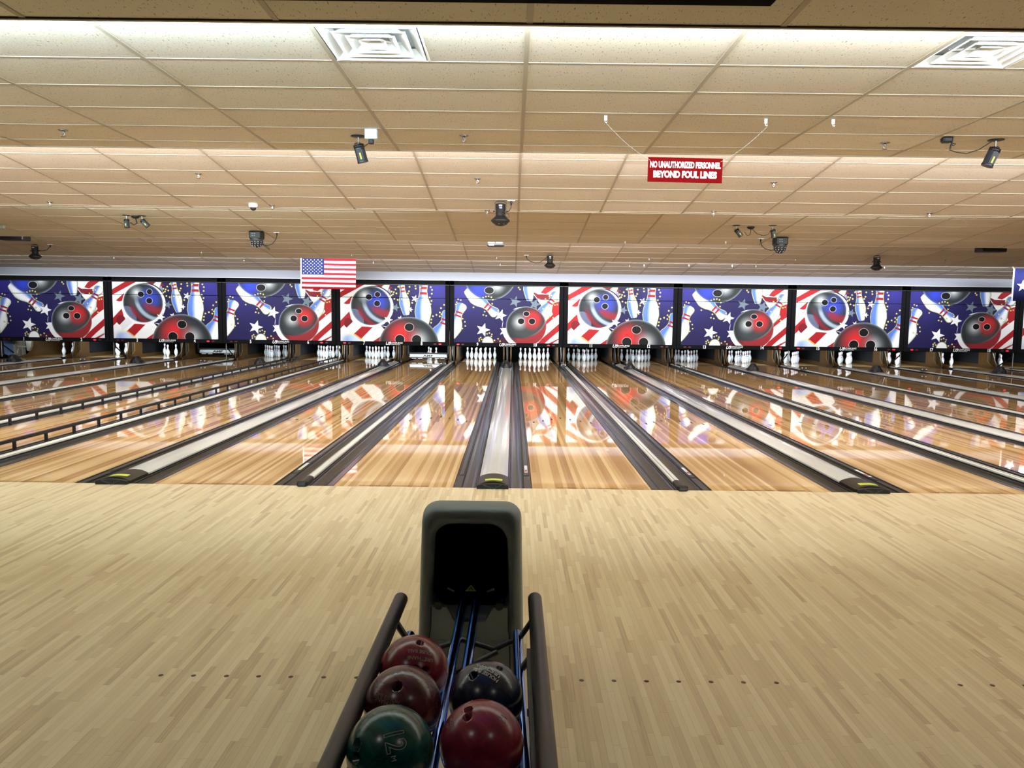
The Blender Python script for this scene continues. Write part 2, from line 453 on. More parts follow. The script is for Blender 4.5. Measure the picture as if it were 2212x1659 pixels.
b = MB(); b.box((XR, -13.5, -.3), (XR+.2, 20.5, 3.6), 'wallpaint'); b.build('wall_right', kind='structure')
b = MB(); b.box((XL, 20.3, -.3), (XR, 20.5, 2.7), 'void'); b.build('wall_back', kind='structure')
b = MB(); b.box((XL-.2, -13.7, -.3), (XR+.2, -13.5, 3.6), 'wallpaint'); b.build('wall_rear', kind='structure')

# ------------------------------------------------------------------ lanes
lb = MB(); lb.box((0, 0.003, -.06), (L, 17.95, 0), 'lane'); lb.box((0, 17.95, -.06), (L, 19.15, 0), 'pindeck')
for i in range(7):                                # arrows
    x = L/2+(i-3)*.136; y = 4.72-abs(i-3)*.155
    lb.add([(x-.012, y-.15, .0006), (x+.012, y-.15, .0006), (x+.012, y-.06, .0006), (x, y, .0006), (x-.012, y-.06, .0006)], [(0, 1, 2, 3, 4)], 'ink')
for i in range(10):                               # small dots ahead of the arrows
    if i in (4, 5): continue
    lb.lathe([(.006, 0), (.006, .0006)], 'ink', 8, (L/2+(i-4.5)*.075*1.15, 2.1, 0))
lane0 = None
wt = textmesh('SLIP HAZARD - DO NOT CROSS FOUL LINE', .042, offset=.0006); wt.materials.clear(); wt.materials.append(M['ink'])
def lane_label(n):
    s = 'glossy maple bowling lane under the number %d' % n
    if n == 6: s += ', with raised black bumper rails on both sides'
    elif n == 8: s += ', sweep bar lowered in front of three pins'
    elif n == 4: s += ', sweep bar lowered over an empty deck'
    return s
for n in range(1, 21):
    x = lane_x(n)
    if lane0 is None:
        lane0 = lb.build('bowling_lane', loc=(x, 0, 0), label=lane_label(n), cat='bowling lane', group='bowling lanes')
        t = bpy.data.objects.new('floor_lettering', wt); C.objects.link(t); t.parent = lane0; t.location = (L/2, .035, .0012)
        t.scale = (.62/max(.01, wt.vertices and (max(v.co.x for v in wt.vertices)-min(v.co.x for v in wt.vertices))), 1, 1)
    else: dup(lane0, (x, 0, 0), lane_label(n))

# gutters: profile from lane edge (x=0) to divider
def gutter_mesh(wd):
    b = MB(); P = [(0.0, -.002), (.012, -.002), (.013, -.006), (.070, -.007)]; cw = wd-.078
    for i in range(13):
        t = math.pi*i/12; P.append((.072+cw/2-cw/2*math.cos(t), -.010-.045*math.sin(t)))
    P += [(wd, -.006), (wd, -.075), (0, -.075)]
    b.extrude_y(P, .001, 17.7, 'gutter', smooth=False); b.box((.0, .001, -.01), (.007, 17.7, .0005), 'gutdark'); return b
def bumper_parts(root, side_sticker):
    """retracted bumper lying along the lane edge of a gutter"""
    b = MB(); b.box((.017, .55, -.03), (.067, 17.5, -.0050), 'gutdark'); b.box((.023, .57, -.03), (.062, 17.5, -.0038), 'bumper')
    b.lathe([(.006, 0), (.006, .0012)], 'gutdark', 8, (.043, .61, -.0035))
    o = b.build('retracted_bumper', parent=root)
    if side_sticker:
        s = MB(); s.box((.028, .70, -.0034), (.058, .70+.34, -.002), 'label')
        s.box((.031, .73, -.0025), (.055, .83, -.0014), 'orange' if side_sticker == 2 else 'yellow')
        for k in range(3): s.box((.032+.007*k, .86, -.0025), (.034+.007*k, 1.01, -.0016), 'galv')
        s.build('sticker', parent=o)
gmesh = {}
capW = {'wide': (-.130, .135), 'narrow': (-.035, .035)}
def gap_center(k, kind): return k*PD if kind == 'wide' else k*PD+GA/2+L+GB/2
for n in range(1, 21):
    for side in (-1, 1):
        odd = n % 2 == 1
        wide = (odd and side == 1) or (not odd and side == -1)
        wd = (GA/2-.142) if wide else (GB/2-.0365)
        ex = lane_x(n)+(L if side == 1 else 0)
        lab = 'dark grey gutter channel along the %s edge of lane %d' % ('right' if side == 1 else 'left', n)
        root = thing('lane_gutter', lab, 'gutter', (ex, 0, 0), 'gutter channels beside the lanes')
        root.scale = (side, 1, 1)
        key = wide
        if key not in gmesh:
            o = gutter_mesh(wd).build('channel', parent=root); gmesh[key] = o
        else:
            o = gmesh[key].copy(); C.objects.link(o); o.parent = root
        if n != 6 and (side == 1) == (n <= 9):
            st = {(8, 1): 1, (10, -1): 2, (11, -1): 2, (12, -1): 2}.get((n, side), 0)
            bumper_parts(root, st)
# raised bumpers on lane 6
for side in (-1, 1):
    ex = lane_x(6)+(L if side == 1 else 0)
    root = thing('bumper_rail', 'raised black bumper rail on posts, standing in the %s gutter of lane 6' % ('right' if side == 1 else 'left'), 'bumper rail', (ex, 0, 0), 'raised bumper rails')
    xx = side*.055
    b = MB(); b.box((xx-.014, .55, .085), (xx+.014, 17.4, .122), 'black', .006); b.build('rail', parent=root)
    for k in range(29):
        b = MB(); b.box((xx-.012, 1.0+k*.578, -.03), (xx+.012, 1.035+k*.578, .088), 'black'); b.build('post', parent=root)

# ball return covers in the wide gaps, divider caps in the narrow gaps
def arch(x0, x1, z0, zs, zt, n=10):
    P = [(x0, z0), (x0, zs)]
    for i in range(1, n):
        t = i/n; P.append((x0+(x1-x0)*t, zs+(zt-zs)*math.sin(math.pi*t)**.75))
    P += [(x1, zs), (x1, z0)]; return P
def make_cover():
    root = thing('ball_return_cover', 'x', 'ball return cover', group='ball return covers')
    b = MB(); b.extrude_y(arch(-.130, .135, -.03, .018, .052), .37, 16.4, 'cap', smooth=False)
    b.box((-.136, .37, -.04), (.141, 16.4, .004), 'gutdark'); b.build('cover', parent=root)
    b = MB(); b.extrude_y(arch(-.134, .139, -.05, .021, .056), .02, .37, 'endcap'); e = b.build('end_cap', parent=root)
    b = MB(); b.extrude_y(arch(-.140, .143, .0005, .030, .046), -.045, .0, 'rubber')
    for (xa, xb) in ((-.085, -.03), (.03, .085)):
        b.tube([(xa, -.047, .035), (0 if xa < 0 else xa, -.047, .0)], .0025, 'grey', 6)
    b.tube([(.08, -.047, .038), (0, -.047, 0)], .0025, 'grey', 6); b.tube([(-.08, -.047, .038), (.04, -.047, -.0)], .0025, 'grey', 6)
    b.build('rubber_bumper', parent=e)
    b = MB()
    P = [(-.07+.156*i/8, .0575+.0006-.006*((i-4)/4)**2) for i in range(9)]
    b.extrude_y(P+[(x, z-.004) for x, z in reversed(P)], .07, .135, 'yellow'); lab = b.build('warning_label', parent=e)
    t = text('lettering', 'WARNING  KEEP HANDS CLEAR', .016, (.008, .108, .0588), 'ink', lab, rot=(0, 0, 0), xs=.62)
    return root
cover0 = None
for k in range(-4, 6):
    lab = 'long light grey ball return cover between lanes %d and %d' % (9+2*k, 10+2*k)
    if cover0 is None: cover0 = make_cover(); cover0.location = (k*PD, 0, 0); cover0['label'] = lab
    else: dup(cover0, (k*PD, 0, 0), lab)
def make_cap():
    root = thing('lane_divider', 'x', 'lane divider', group='narrow lane dividers')
    b = MB(); b.extrude_y(arch(-.035, .035, -.05, .028, .040), .24, 17.0, 'capwhite'); b.box((-.036, .24, -.06), (.036, 17.0, .012), 'gutter')
    b.box((-.017, .24, .030), (-.012, 17.0, .0392), 'endcap'); b.build('white_cap', parent=root)
    b = MB(); b.extrude_y(arch(-.036, .036, -.05, .028, .042), .0, .24, 'endcap'); e = b.build('end_cap', parent=root)
    b = MB(); b.rbox((-.045, -.05, .0005), (.045, .0, .048), 'rubber', .01); b.box((-.03, -.053, .012), (.03, -.049, .036), 'grey'); b.build('rubber_bumper', parent=e)
    return root
cap0 = None
for k in range(-4, 6):
    if k == -5: lab = 'narrow white capped divider at the left side of lane 1'
    elif k == 5: lab = 'narrow white capped divider at the right side of lane 20'
    else: lab = 'narrow white capped divider between lanes %d and %d' % (10+2*k, 11+2*k)
    loc = (gap_center(k, 'narrow'), 0, 0)
    if cap0 is None: cap0 = make_cap(); cap0.location = loc; cap0['label'] = lab
    else: dup(cap0, loc, lab)
# black humps of the ball lift on the covers
def make_hump():
    root = thing('ball_accelerator_hood', 'x', 'machine hood', group='black hoods at the far end of the covers')
    b = MB(); pr = [(-.16, .0), (-.16, .05), (-.09, .13), (-.05, .20), (.05, .20), (.09, .13), (.16, .05), (.16, .0)]
    vs = []; sc_ = [(0, .4, .55), (.05, .8, .9), (.16, .95, .95), (.30, .85, .75)]
    for (y, sx, sz) in sc_: vs += [(x*sx, y, z*sz) for x, z in pr]
    n = len(pr); fs = [(i*n+j, i*n+j+1, (i+1)*n+j+1, (i+1)*n+j) for i in range(3) for j in range(n-1)]
    fs += [tuple(range(n)), tuple(range(4*n-1, 3*n-1, -1))]
    b.add(vs, fs, 'rubber'); b.build('hood_shell', parent=root)
    b = MB(); b.box((-.15, .04, 0), (.15, .36, .02), 'grey'); b.box((-.02, -.005, .02), (.02, .03, .1), 'silver'); b.build('base_plate', parent=root)
    return root
h0 = None
for k in range(-4, 6):
    lab = 'black ball lift hood on the cover between lanes %d and %d' % (9+2*k, 10+2*k)
    loc = (k*PD, 14.2+.0, .052)
    if h0 is None: h0 = make_hump(); h0.location = loc; h0['label'] = lab
    else: dup(h0, loc, lab)

# ------------------------------------------------------------------ pins
PIN = [(.0258, 0), (.0286, .004), (.036, .019), (.0475, .057), (.0570, .086), (.0605, .114), (.0579, .149), (.0490, .184), (.0380, .206), (.0310, .229),
       (.0240, .254), (.0229, .267), (.0240, .290), (.0280, .315), (.0315, .340), (.0310, .352), (.0255, .368), (.0150, .377), (.0, .381)]
pb = MB(); pb.lathe(PIN, 'pin', 24); pb.lathe([(.0255, -.0), (.0255, .006)], 'gutdark', 16)
P10 = {1: (0, 0, 'head pin'), 2: (-.1524, .264, 'second row left pin'), 3: (.1524, .264, 'second row right pin'), 4: (-.3048, .528, 'third row left pin'),
       5: (0, .528, 'third row middle pin'), 6: (.3048, .528, 'third row right pin'), 7: (-.457, .792, 'back row far left pin'), 8: (-.1524, .792, 'back row left of centre pin'),
       9: (.1524, .792, 'back row right of centre pin'), 10: (.457, .792, 'back row far right pin')}
SETS = {1: (1, 2, 4, 3, 5, 6), 2: (1, 2, 3, 4, 5, 6, 7, 8, 9), 3: (1, 3, 7), 4: (), 8: (1, 3, 8)}
pin0 = None; rnd = random.Random(3)
for n in range(1, 21):
    st = SETS.get(n, tuple(range(1, 11)))
    for p in st:
        a, c, nm = P10[p]; loc = (lane_x(n)+L/2+a, 18.288+c, .0005)
        lab = 'white bowling pin with red neck stripes on lane %d, %s' % (n, nm)
        if pin0 is None: pin0 = pb.build('bowling_pin', loc=loc, label=lab, cat='bowling pin', group='bowling pins on the pin decks'); o = pin0
        else: o = dup(pin0, loc, lab)
        o.rotation_euler = (0, 0, rnd.uniform(-1.2, 1.2))
def sweep(n, y, z, lab):
    root = thing('sweep_bar', lab, 'sweep bar', (lane_x(n)+L/2, y, 0))
    b = MB(); b.rbox((-.60, 0, z-.055), (.60, .05, z+.055), 'galv', .012); b.box((-.60, -.012, z+.058), (.60, .03, z+.10), 'black')
    b.box((-.58, .0, z-.075), (.58, .03, z-.055), 'black'); b.build('bar', parent=root)
    for sx in (-1, 1):
        b = MB(); b.box((sx*.63-.02, .0, z), (sx*.63+.02, .06, .5), 'black'); b.box((sx*.61-.03, .0, z-.02), (sx*.61+.03, .05, z+.05), 'black'); b.build('arm', parent=root)
    b = MB()
    for x in (-.45, -.25, .28, .45): b.box((x-.07, -.014, z-.09), (x+.07, .0, z-.072), 'galv')
    b.build('bracket', parent=root)
    text('lettering', 'AMF', .085, (-.0, -.004, z-.003), 'ink', root, xs=1.9, offset=.004)
sweep(8, 17.55, .16, 'grey lettered sweep bar lowered in front of the three pins on lane 8')
sweep(4, 17.9, .20, 'grey lettered sweep bar lowered across the empty deck of lane 4')

# kickbacks between the pin decks
def make_kick():
    root = thing('kickback_panel', 'x', 'kickback', group='wooden kickbacks between the pin decks')
    pr = [(17.05, -.05), (17.05, .04), (17.35, .10), (17.5, .22), (17.5, .45), (17.42, .62), (17.42, .95), (20.2, .95), (20.2, -.05)]
    for sx in (-1, 1):
        b = MB(); b.extrude_x(pr, sx*.11-.02, sx*.11+.02, 'ochre'); o = b.build('side_board', parent=root)
        b = MB(); b.box((min(sx*.131, sx*.14), 17.95, .10), (max(sx*.131, sx*.14), 20.1, .9), 'kickdark'); b.build('wear_plate', parent=o)
    b = MB(); b.box((-.03, 17.6, -.05), (.03, 17.66, .95), 'ink'); b.tube([(.0, 17.2, .03), (-.04, 17.6, .9)], .012, 'steel', 8); b.build('inner_strut', parent=root)
    return root
k0 = None; allgaps = sorted([(gap_center(k, 'wide'), 9+2*k, 10+2*k) for k in range(-4, 6)]+[(gap_center(k, 'narrow'), 10+2*k, 11+2*k) for k in range(-5, 6)])
for (x, a, c) in allgaps:
    if a == 0: continue
    lab = 'brown wooden kickback between the pin decks of lanes %d and %d' % (a, c)
    if c == 21: lab = 'brown wooden kickback at the right of the lane 20 pin deck'
    if k0 is None: k0 = make_kick(); k0.location = (x, 0, 0); k0['label'] = lab
    else: dup(k0, (x, 0, 0), lab)
pr = [(17.05, -.05), (17.05, .04), (17.35, .10), (17.5, .22), (17.5, .45), (17.42, .62), (17.42, .95), (20.2, .95), (20.2, -.05)]
b = MB(); b.extrude_x(pr, -15.03, -14.99, 'ochre'); b.build('kickback_panel', label='single brown kickback board at the left of the lane 1 pin deck', cat='kickback')
def make_post():
    root = thing('support_post', 'x', 'support post', group='thin posts under the mask joints')
    b = MB(); b.tube([(0, 16.45, .035), (0, 16.45, .57)], .014, 'steel', 10); b.build('post', parent=root)
    b = MB(); b.box((-.04, 16.40, .030), (.04, 16.52, .05), 'black'); b.build('foot_plate', parent=root)
    b = MB(); b.tube([(0, 16.47, .42), (0, 17.15, .06)], .022, 'black', 4); b.build('brace', parent=root)
    return root
p0 = None
for k in range(-5, 6):
    x = gap_center(k, 'narrow')
    lab = 'thin grey post under the mask joint between lanes %d and %d' % (10+2*k, 11+2*k)
    if k == 5: lab = 'thin grey post under the mask at the right of lane 20'
    if p0 is None: p0 = make_post(); p0.location = (x, 0, 0); p0['label'] = lab
    else: dup(p0, (x, 0, 0), lab)
def make_sensor():
    root = thing('pin_sensor', 'x', 'sensor', group='small sensors on the narrow dividers')
    b = MB(); b.rbox((-.09, 0, 0), (.09, .07, .05), 'grey', .01); b.build('housing', parent=root)
    for sx in (-1, 1):
        b = MB(); b.lathe([(.014, 0), (.016, .012), (.010, .02)], 'white', 10, (sx*.055, 0, .055), (0, -1, .4)); b.build('reflector', parent=root)
    return root
s0 = None
for k in range(-4, 5):
    x = gap_center(k, 'narrow')-.09
    lab = 'twin white reflector sensor at far end of divider between lanes %d and %d' % (10+2*k, 11+2*k)
    if s0 is None: s0 = make_sensor(); s0.location = (x, 14.9, .04); s0['label'] = lab
    else: dup(s0, (x, 14.9, .04), lab)

# machinery seen under the leftmost mask
root = thing('pinsetter_cabinet', 'pale blue machine cabinet with cream side under the leftmost mask', 'machine', (-15.42, 17.0, 0)); root.scale = (.46, 1, 1)
b = MB(); b.add([(-.25, 0, .1), (.15, 0, 0), (.35, 0, 0), (.35, 0, .62), (-.28, 0, .62), (-.28, 0, .22), (-.25, .5, .1), (.15, .5, 0), (.35, .5, 0), (.35, .5, .62), (-.28, .5, .62), (-.28, .5, .22)],
              [tuple(range(6)), tuple(range(11, 5, -1))]+[(j, (j+1) % 6, 6+(j+1) % 6, 6+j) for j in range(6)], 'bluemachine'); b.build('cabinet_body', parent=root)
b = MB(); b.box((.35, 0, 0), (.50, .5, .62), 'greymachine'); b.box((.39, -.004, .38), (.43, 0, .44), 'ink'); b.build('side_panel', parent=root)
b = MB(); b.box((.50, .1, .30), (1.05, .14, .34), 'greymachine'); b.tube([(.52, .05, .12), (.62, .05, .26)], .012, 'white', 6); b.tube([(.50, .05, .5), (.58, .05, .62)], .012, 'white', 6)
b.box((.8, .1, .05), (.84, .14, .30), 'greymachine'); b.build('frame_bar', parent=root)
b = MB(); b.add([(1.05, .1, .62), (1.5, .1, .62), (1.42, .1, .33), (1.25, .1, .18), (1.12, .1, .2), (1.05, .2, .62), (1.5, .2, .62), (1.42, .2, .33), (1.25, .2, .18), (1.12, .2, .2)],
              [(0, 1, 2, 3, 4), (9, 8, 7, 6, 5)]+[(j, (j+1) % 5, 5+(j+1) % 5, 5+j) for j in range(5)], 'greymachine'); b.build('chute', parent=root)

# ------------------------------------------------------------------ mask artwork (painted in the artwork's own coordinates)
def star_mask(X, Y, cx, cy, r, rot=0, inner=.42):
    out = np.zeros(X.shape, bool); a = np.arctan2(X-cx, -(Y-cy))-rot; d = np.hypot(X-cx, Y-cy)
    k = np.abs(((a+math.pi/5) % (2*math.pi/5))-math.pi/5)
    # edge between tip (r,0) and notch (inner*r, pi/5)
    x1, y1 = r, 0; x2, y2 = inner*r*math.cos(math.pi/5), inner*r*math.sin(math.pi/5)
    px, py = d*np.cos(k), d*np.sin(k)
    return ((x2-x1)*(py-y1)-(y2-y1)*(px-x1)) > 0 if False else ((x2-x1)*(py-y1)-(y2-y1)*(px-x1)) >= 0
class Art:
    def __init__(s, W, H, bg):
        s.W, s.H = W, H; s.Y, s.X = np.mgrid[0:H, 0:W].astype(float); s.I = np.zeros((H, W, 3)); s.I[:] = bg
    def put(s, m, c, a=1.0):
        c = np.array(c, float) if not isinstance(c, np.ndarray) else c
        aa = (m*a)[..., None]; s.I = s.I*(1-aa)+c*aa
    def poly(s, pts, c, a=1.0):
        m = np.zeros(s.X.shape, bool); n = len(pts)
        for i in range(n):
            x1, y1 = pts[i]; x2, y2 = pts[(i+1) % n]
            if y1 == y2: continue
            cond = ((y1 > s.Y) != (y2 > s.Y)) & (s.X < (x2-x1)*(s.Y-y1)/(y2-y1)+x1); m ^= cond
        s.put(m, c, a); return m
    def ell(s, cx, cy, rx, ry, c, a=1.0, rot=0):
        dx, dy = s.X-cx, s.Y-cy; u = dx*math.cos(rot)+dy*math.sin(rot); v = -dx*math.sin(rot)+dy*math.cos(rot)
        m = (u/rx)**2+(v/ry)**2 < 1; s.put(m, c, a); return m
    def glow(s, cx, cy, r, c, a=1.0, clip=None, pw=1.5):
        d = np.hypot(s.X-cx, s.Y-cy)/r; k = np.clip(1-d, 0, 1)**pw*a
        if clip is not None: k = k*clip
        s.put(k, c)
    def star(s, cx, cy, r, c, rot=.25, a=1.0): s.put(star_mask(s.X, s.Y, cx, cy, r, rot), c, a)
    def stars(s, L, r=11, c=(238, 222, 120)):
        for i, (x, y) in enumerate(L):
            s.star(x, y, r+2.5, (40, 36, 60), .1*i); s.star(x, y, r, c, .1*i)
    def hole(s, x, y, rx, ry):
        s.ell(x, y, rx+3, ry+3, (215, 215, 220)); s.ell(x, y, rx, ry, (12, 13, 14))
    def ball(s, cx, cy, r, red=None, blue=None, silver=None):
        s.ell(cx, cy, r+3, r+3, (150, 160, 165), .8)
        m = s.ell(cx, cy, r, r, (60, 66, 70)).astype(float)
        d = np.hypot(s.X-cx, s.Y-cy)/r
        s.put(m*np.clip((d-.55)/.4, 0, 1)*.75, (30, 34, 36)); s.put(m*np.clip((d-.93)/.07, 0, 1)*.6, (150, 165, 165))
        if silver: s.glow(silver[0], silver[1], silver[2], (225, 232, 232), 1.0, m, 1.3)
        if red: s.glow(red[0], red[1], red[2], (215, 42, 44), 1.0, m, 1.2)
        if blue: s.glow(blue[0], blue[1], blue[2], (45, 65, 215), 1.0, m, .8)
        return m
    def pin(s, bx, by, hx, hy, fat=1.0, bands=True):
        """pin from base (bx,by) to head (hx,hy)"""
        ax, ay = hx-bx, hy-by; Ln = math.hypot(ax, ay); ax /= Ln; ay /= Ln
        t = ((s.X-bx)*ax+(s.Y-by)*ay)/Ln; q = -(s.X-bx)*ay+(s.Y-by)*ax
        ts = [-.02, 0, .05, .15, .30, .39, .48, .54, .60, .67, .70, .76, .83, .89, .94, .98, 1.0, 1.02]
        ws = [0, .07, .095, .125, .16, .152, .128, .10, .081, .068, .066, .072, .090, .104, .098, .066, .0, 0]
        wd = np.interp(t, ts, ws)*Ln*fat; aq = np.abs(q); inside = (t > -.0) & (t < 1.0)
        s.put((aq < wd+7) & (t > -.03) & (t < 1.02) & (wd > 0), (70, 76, 70)); s.put((aq < wd+4.5) & inside, (190, 190, 120))
        m = (aq < wd) & inside; s.put(m, (240, 243, 246))
        sh = np.clip((q/np.maximum(wd, 1)-.15)*-1.4, 0, 1); s.put(m*np.clip(sh, 0, .9), (70, 108, 196))
        s.put(m*np.clip((q/np.maximum(wd, 1)-.7)*1.5, 0, .5), (150, 170, 190))
        if bands:
            s.put(m & (t > .62) & (t < .665), (150, 28, 36)); s.put(m & (t > .715) & (t < .76), (150, 28, 36))
NAVY = (31, 27, 76)
def designA():
    A = Art(937, 518, NAVY); W, H = 937, 518
    A.put(np.clip((A.X+A.Y*.6-560)/420, 0, 1)*.8, (26, 24, 66)); A.glow(60, 0, 420, (52, 48, 150), .8)
    A.poly([(690, 0), (937, 0), (937, 518), (470, 518), (640, 420), (820, 250), (760, 150), (700, 60)], (240, 240, 240))
    RED = (164, 30, 36); DR = (122, 26, 36)
    A.poly([(692, 42), (745, 68), (840, 70), (860, 112), (800, 118), (740, 108), (712, 70)], DR)
    A.poly([(768, 55), (800, 10), (818, 0), (905, 0), (850, 40), (812, 66)], RED)
    A.poly([(700, 80), (730, 100), (765, 165), (740, 170)], (40, 30, 70))
    A.poly([(845, 160), (937, 130), (937, 250), (890, 285), (822, 345), (815, 320), (880, 250)], RED)
    A.poly([(937, 335), (937, 402), (860, 470), (810, 518), (745, 518), (800, 460)], RED)
    A.poly([(937, 450), (937, 518), (850, 518)], (225, 225, 230)); A.poly([(845, 518), (937, 470), (937, 480), (880, 518)], RED)
    A.poly([(310, 518), (470, 455), (500, 518)], (60, 20, 50))
    # upper ball with the pin under it
    A.pin(108, 30, 388, 262, 1.12)
    m = A.ball(317, -112, 236, blue=(215, 28, 120), silver=(380, -5, 90)); A.hole(311, 39, 40, 31)
    A.pin(-40, 480, 74, 158, 1.28)
    A.pin(672, 128, 640, -210, .82, False); A.pin(748, 330, 912, 46, 1.12)
    A.ell(302, 518, 54, 62, (70, 76, 70)); A.ell(302, 518, 50, 58, (190, 190, 120)); A.ell(302, 518, 45, 54, (240, 242, 246))
    for (x, y, r, c) in ((262, 400, 66, (240, 240, 244)), (455, 410, 52, (235, 235, 240)), (418, 265, 58, (235, 235, 240)), (545, 138, 56, (100, 116, 128)), (722, 160, 56, (100, 116, 128))):
        A.star(x, y+5, r, (22, 20, 50), .3); A.star(x-4, y, r, c, .3)
    A.ell(620, 375, 192, 190, (232, 234, 238), 1)
    A.put((np.hypot(A.X-640, A.Y-350) < 0), (0, 0, 0))
    A.poly([(430, 380), (440, 300), (500, 215), (640, 190), (560, 230), (480, 300), (462, 380)], (34, 28, 84))
    A.poly([(640, 180), (760, 215), (810, 285), (800, 300), (730, 220), (660, 200)], (34, 28, 84), .9)
    m = A.ball(644, 362, 178, red=(700, 300, 120), silver=(585, 325, 90))
    half = np.clip((A.X-640)/14, 0, 1)*m; A.glow(690, 300, 110, (215, 35, 38), .9, half, 1.1)
    e = np.hypot((A.X-587)/230, (A.Y-280)/188); A.put(np.clip((e-1)/.05, 0, 1)*m*np.clip((A.X-490)/80, 0, 1)*.85, (160, 40, 46))
    A.put(np.clip(1-np.abs(e-1.0)/.05, 0, 1)*m*np.clip((A.X-640)/120, 0, 1)*.5, (170, 165, 165))
    A.hole(644, 248, 27, 22); A.hole(598, 316, 29, 27); A.hole(695, 316, 29, 27)
    A.stars([(35, 122), (58, 130), (15, 170), (22, 150), (257, 105), (282, 95), (306, 92), (330, 100), (343, 123), (338, 160), (172, 195), (272, 232), (260, 263), (286, 270), (330, 245),
             (76, 300), (96, 328), (100, 366), (74, 390), (42, 378), (316, 428), (295, 436), (338, 440), (333, 458), (394, 480), (362, 495), (412, 502), (238, 470), (226, 500), (248, 488), (225, 482),
             (572, 10), (584, 26), (812, 110), (845, 84), (897, 165), (792, 200), (847, 270), (882, 280), (817, 238), (918, 160), (866, 78), (375, 262), (392, 225)], 10)
    return A
def designB():
    A = Art(937, 518, (240, 240, 240)); RED = (166, 30, 36); DR = (120, 26, 36)
    A.poly([(430, 0), (937, 0), (937, 518), (560, 518), (420, 380), (360, 370), (470, 250), (450, 60)], NAVY)
    A.glow(860, 0, 300, (52, 48, 150), .9); A.glow(470, 130, 260, (24, 22, 60), .8)
    A.poly([(0, 70), (115, 0), (215, 0), (0, 120)], RED); A.poly([(30, 172), (108, 100), (85, 175), (60, 180)], RED)
    A.poly([(300, 0), (430, 0), (470, 30), (420, 40)], DR); A.poly([(0, 330), (80, 245), (95, 310), (0, 402)], RED)
    A.ell(70, 350, 40, 46, DR); A.poly([(60, 390), (130, 320), (170, 370), (80, 450)], (225, 228, 230))
    A.ell(110, 518, 92, 72, (238, 236, 170)); A.ell(100, 528, 84, 68, (205, 220, 245)); A.glow(60, 500, 80, (130, 160, 230), .8)
    A.poly([(115, 455), (190, 382), (290, 385), (180, 500)], RED); A.poly([(115, 455), (130, 450), (190, 495), (180, 502)], (230, 170, 90))
    A.poly([(290, 518), (380, 455), (350, 518)], RED)
    A.pin(360, 78, 470, -60, .9, False); A.ell(395, 40, 26, 50, (235, 238, 245), 1, .45)
    A.ell(285, 198, 186, 190, (235, 238, 245)); A.ell(300, 195, 183, 186, (36, 34, 60)); A.ell(292, 200, 182, 184, (235, 238, 245))
    m = A.ball(272, 192, 176, blue=(335, 150, 120), silver=(215, 95, 80))
    A.put((((A.X-120)/90)**2+((A.Y-330)/110)**2 < 1)*m, (150, 160, 210), .5)
    t = np.hypot(A.X-420, A.Y-130); sm = lambda v, w_=16: np.clip(v/w_, 0, 1)
    A.put(sm(t-185)*sm(236-t)*sm(A.Y-120, 90)*m*.85, (175, 195, 215))
    A.put(sm(t-238)*sm(292-t)*sm(A.Y-170, 90)*m*.8, (140, 28, 46)); A.put(sm(t-80, 40)*sm(176-t)*sm(A.Y-180, 40)*sm(A.X-245, 30)*m*.75, (160, 34, 46))
    A.hole(255, 112, 27, 26); A.hole(332, 88, 24, 24); A.hole(328, 170, 27, 26)
    A.pin(590, 272, 538, -65, .80); A.put(np.zeros(A.X.shape), (0, 0, 0)); A.pin(735, 400, 742, -110, .86); A.pin(838, 560, 972, 228, 1.35)
    for (x, y, r, c) in ((497, 205, 40, (100, 116, 128)), (668, 122, 36, (235, 235, 240)), (628, 222, 26, (235, 235, 240)), (430, 318, 42, (235, 235, 240)), (536, 305, 28, (225, 225, 230))):
        A.star(x, y+4, r, (22, 20, 50), .3); A.star(x-3, y, r, c, .3)
    A.poly([(360, 370), (420, 390), (395, 410)], (24, 22, 40))
    m = A.ball(612, 560, 268, red=(545, 470, 190), silver=(700, 500, 120))
    half = np.clip((596-A.X)/16, 0, 1)*m; A.glow(548, 455, 150, (220, 40, 44), .9, half, 1.1)
    A.hole(614, 383, 40, 36); A.hole(530, 496, 42, 42); A.hole(680, 496, 42, 42)
    A.stars([(492, 40), (517, 15), (547, 15), (612, 55), (617, 15), (672, 30), (669, 5), (712, 20), (457, 60), (477, 65), (455, 95), (482, 125), (512, 135), (547, 125), (602, 75), (587, 115),
             (805, 15), (817, 40), (815, 75), (797, 110), (812, 140), (805, 170), (925, 175), (897, 205), (887, 245), (887, 280), (857, 268), (825, 280), (812, 310), (809, 340), (902, 260), (640, 160), (600, 160), (470, 85), (500, 75)], 11)
    return A
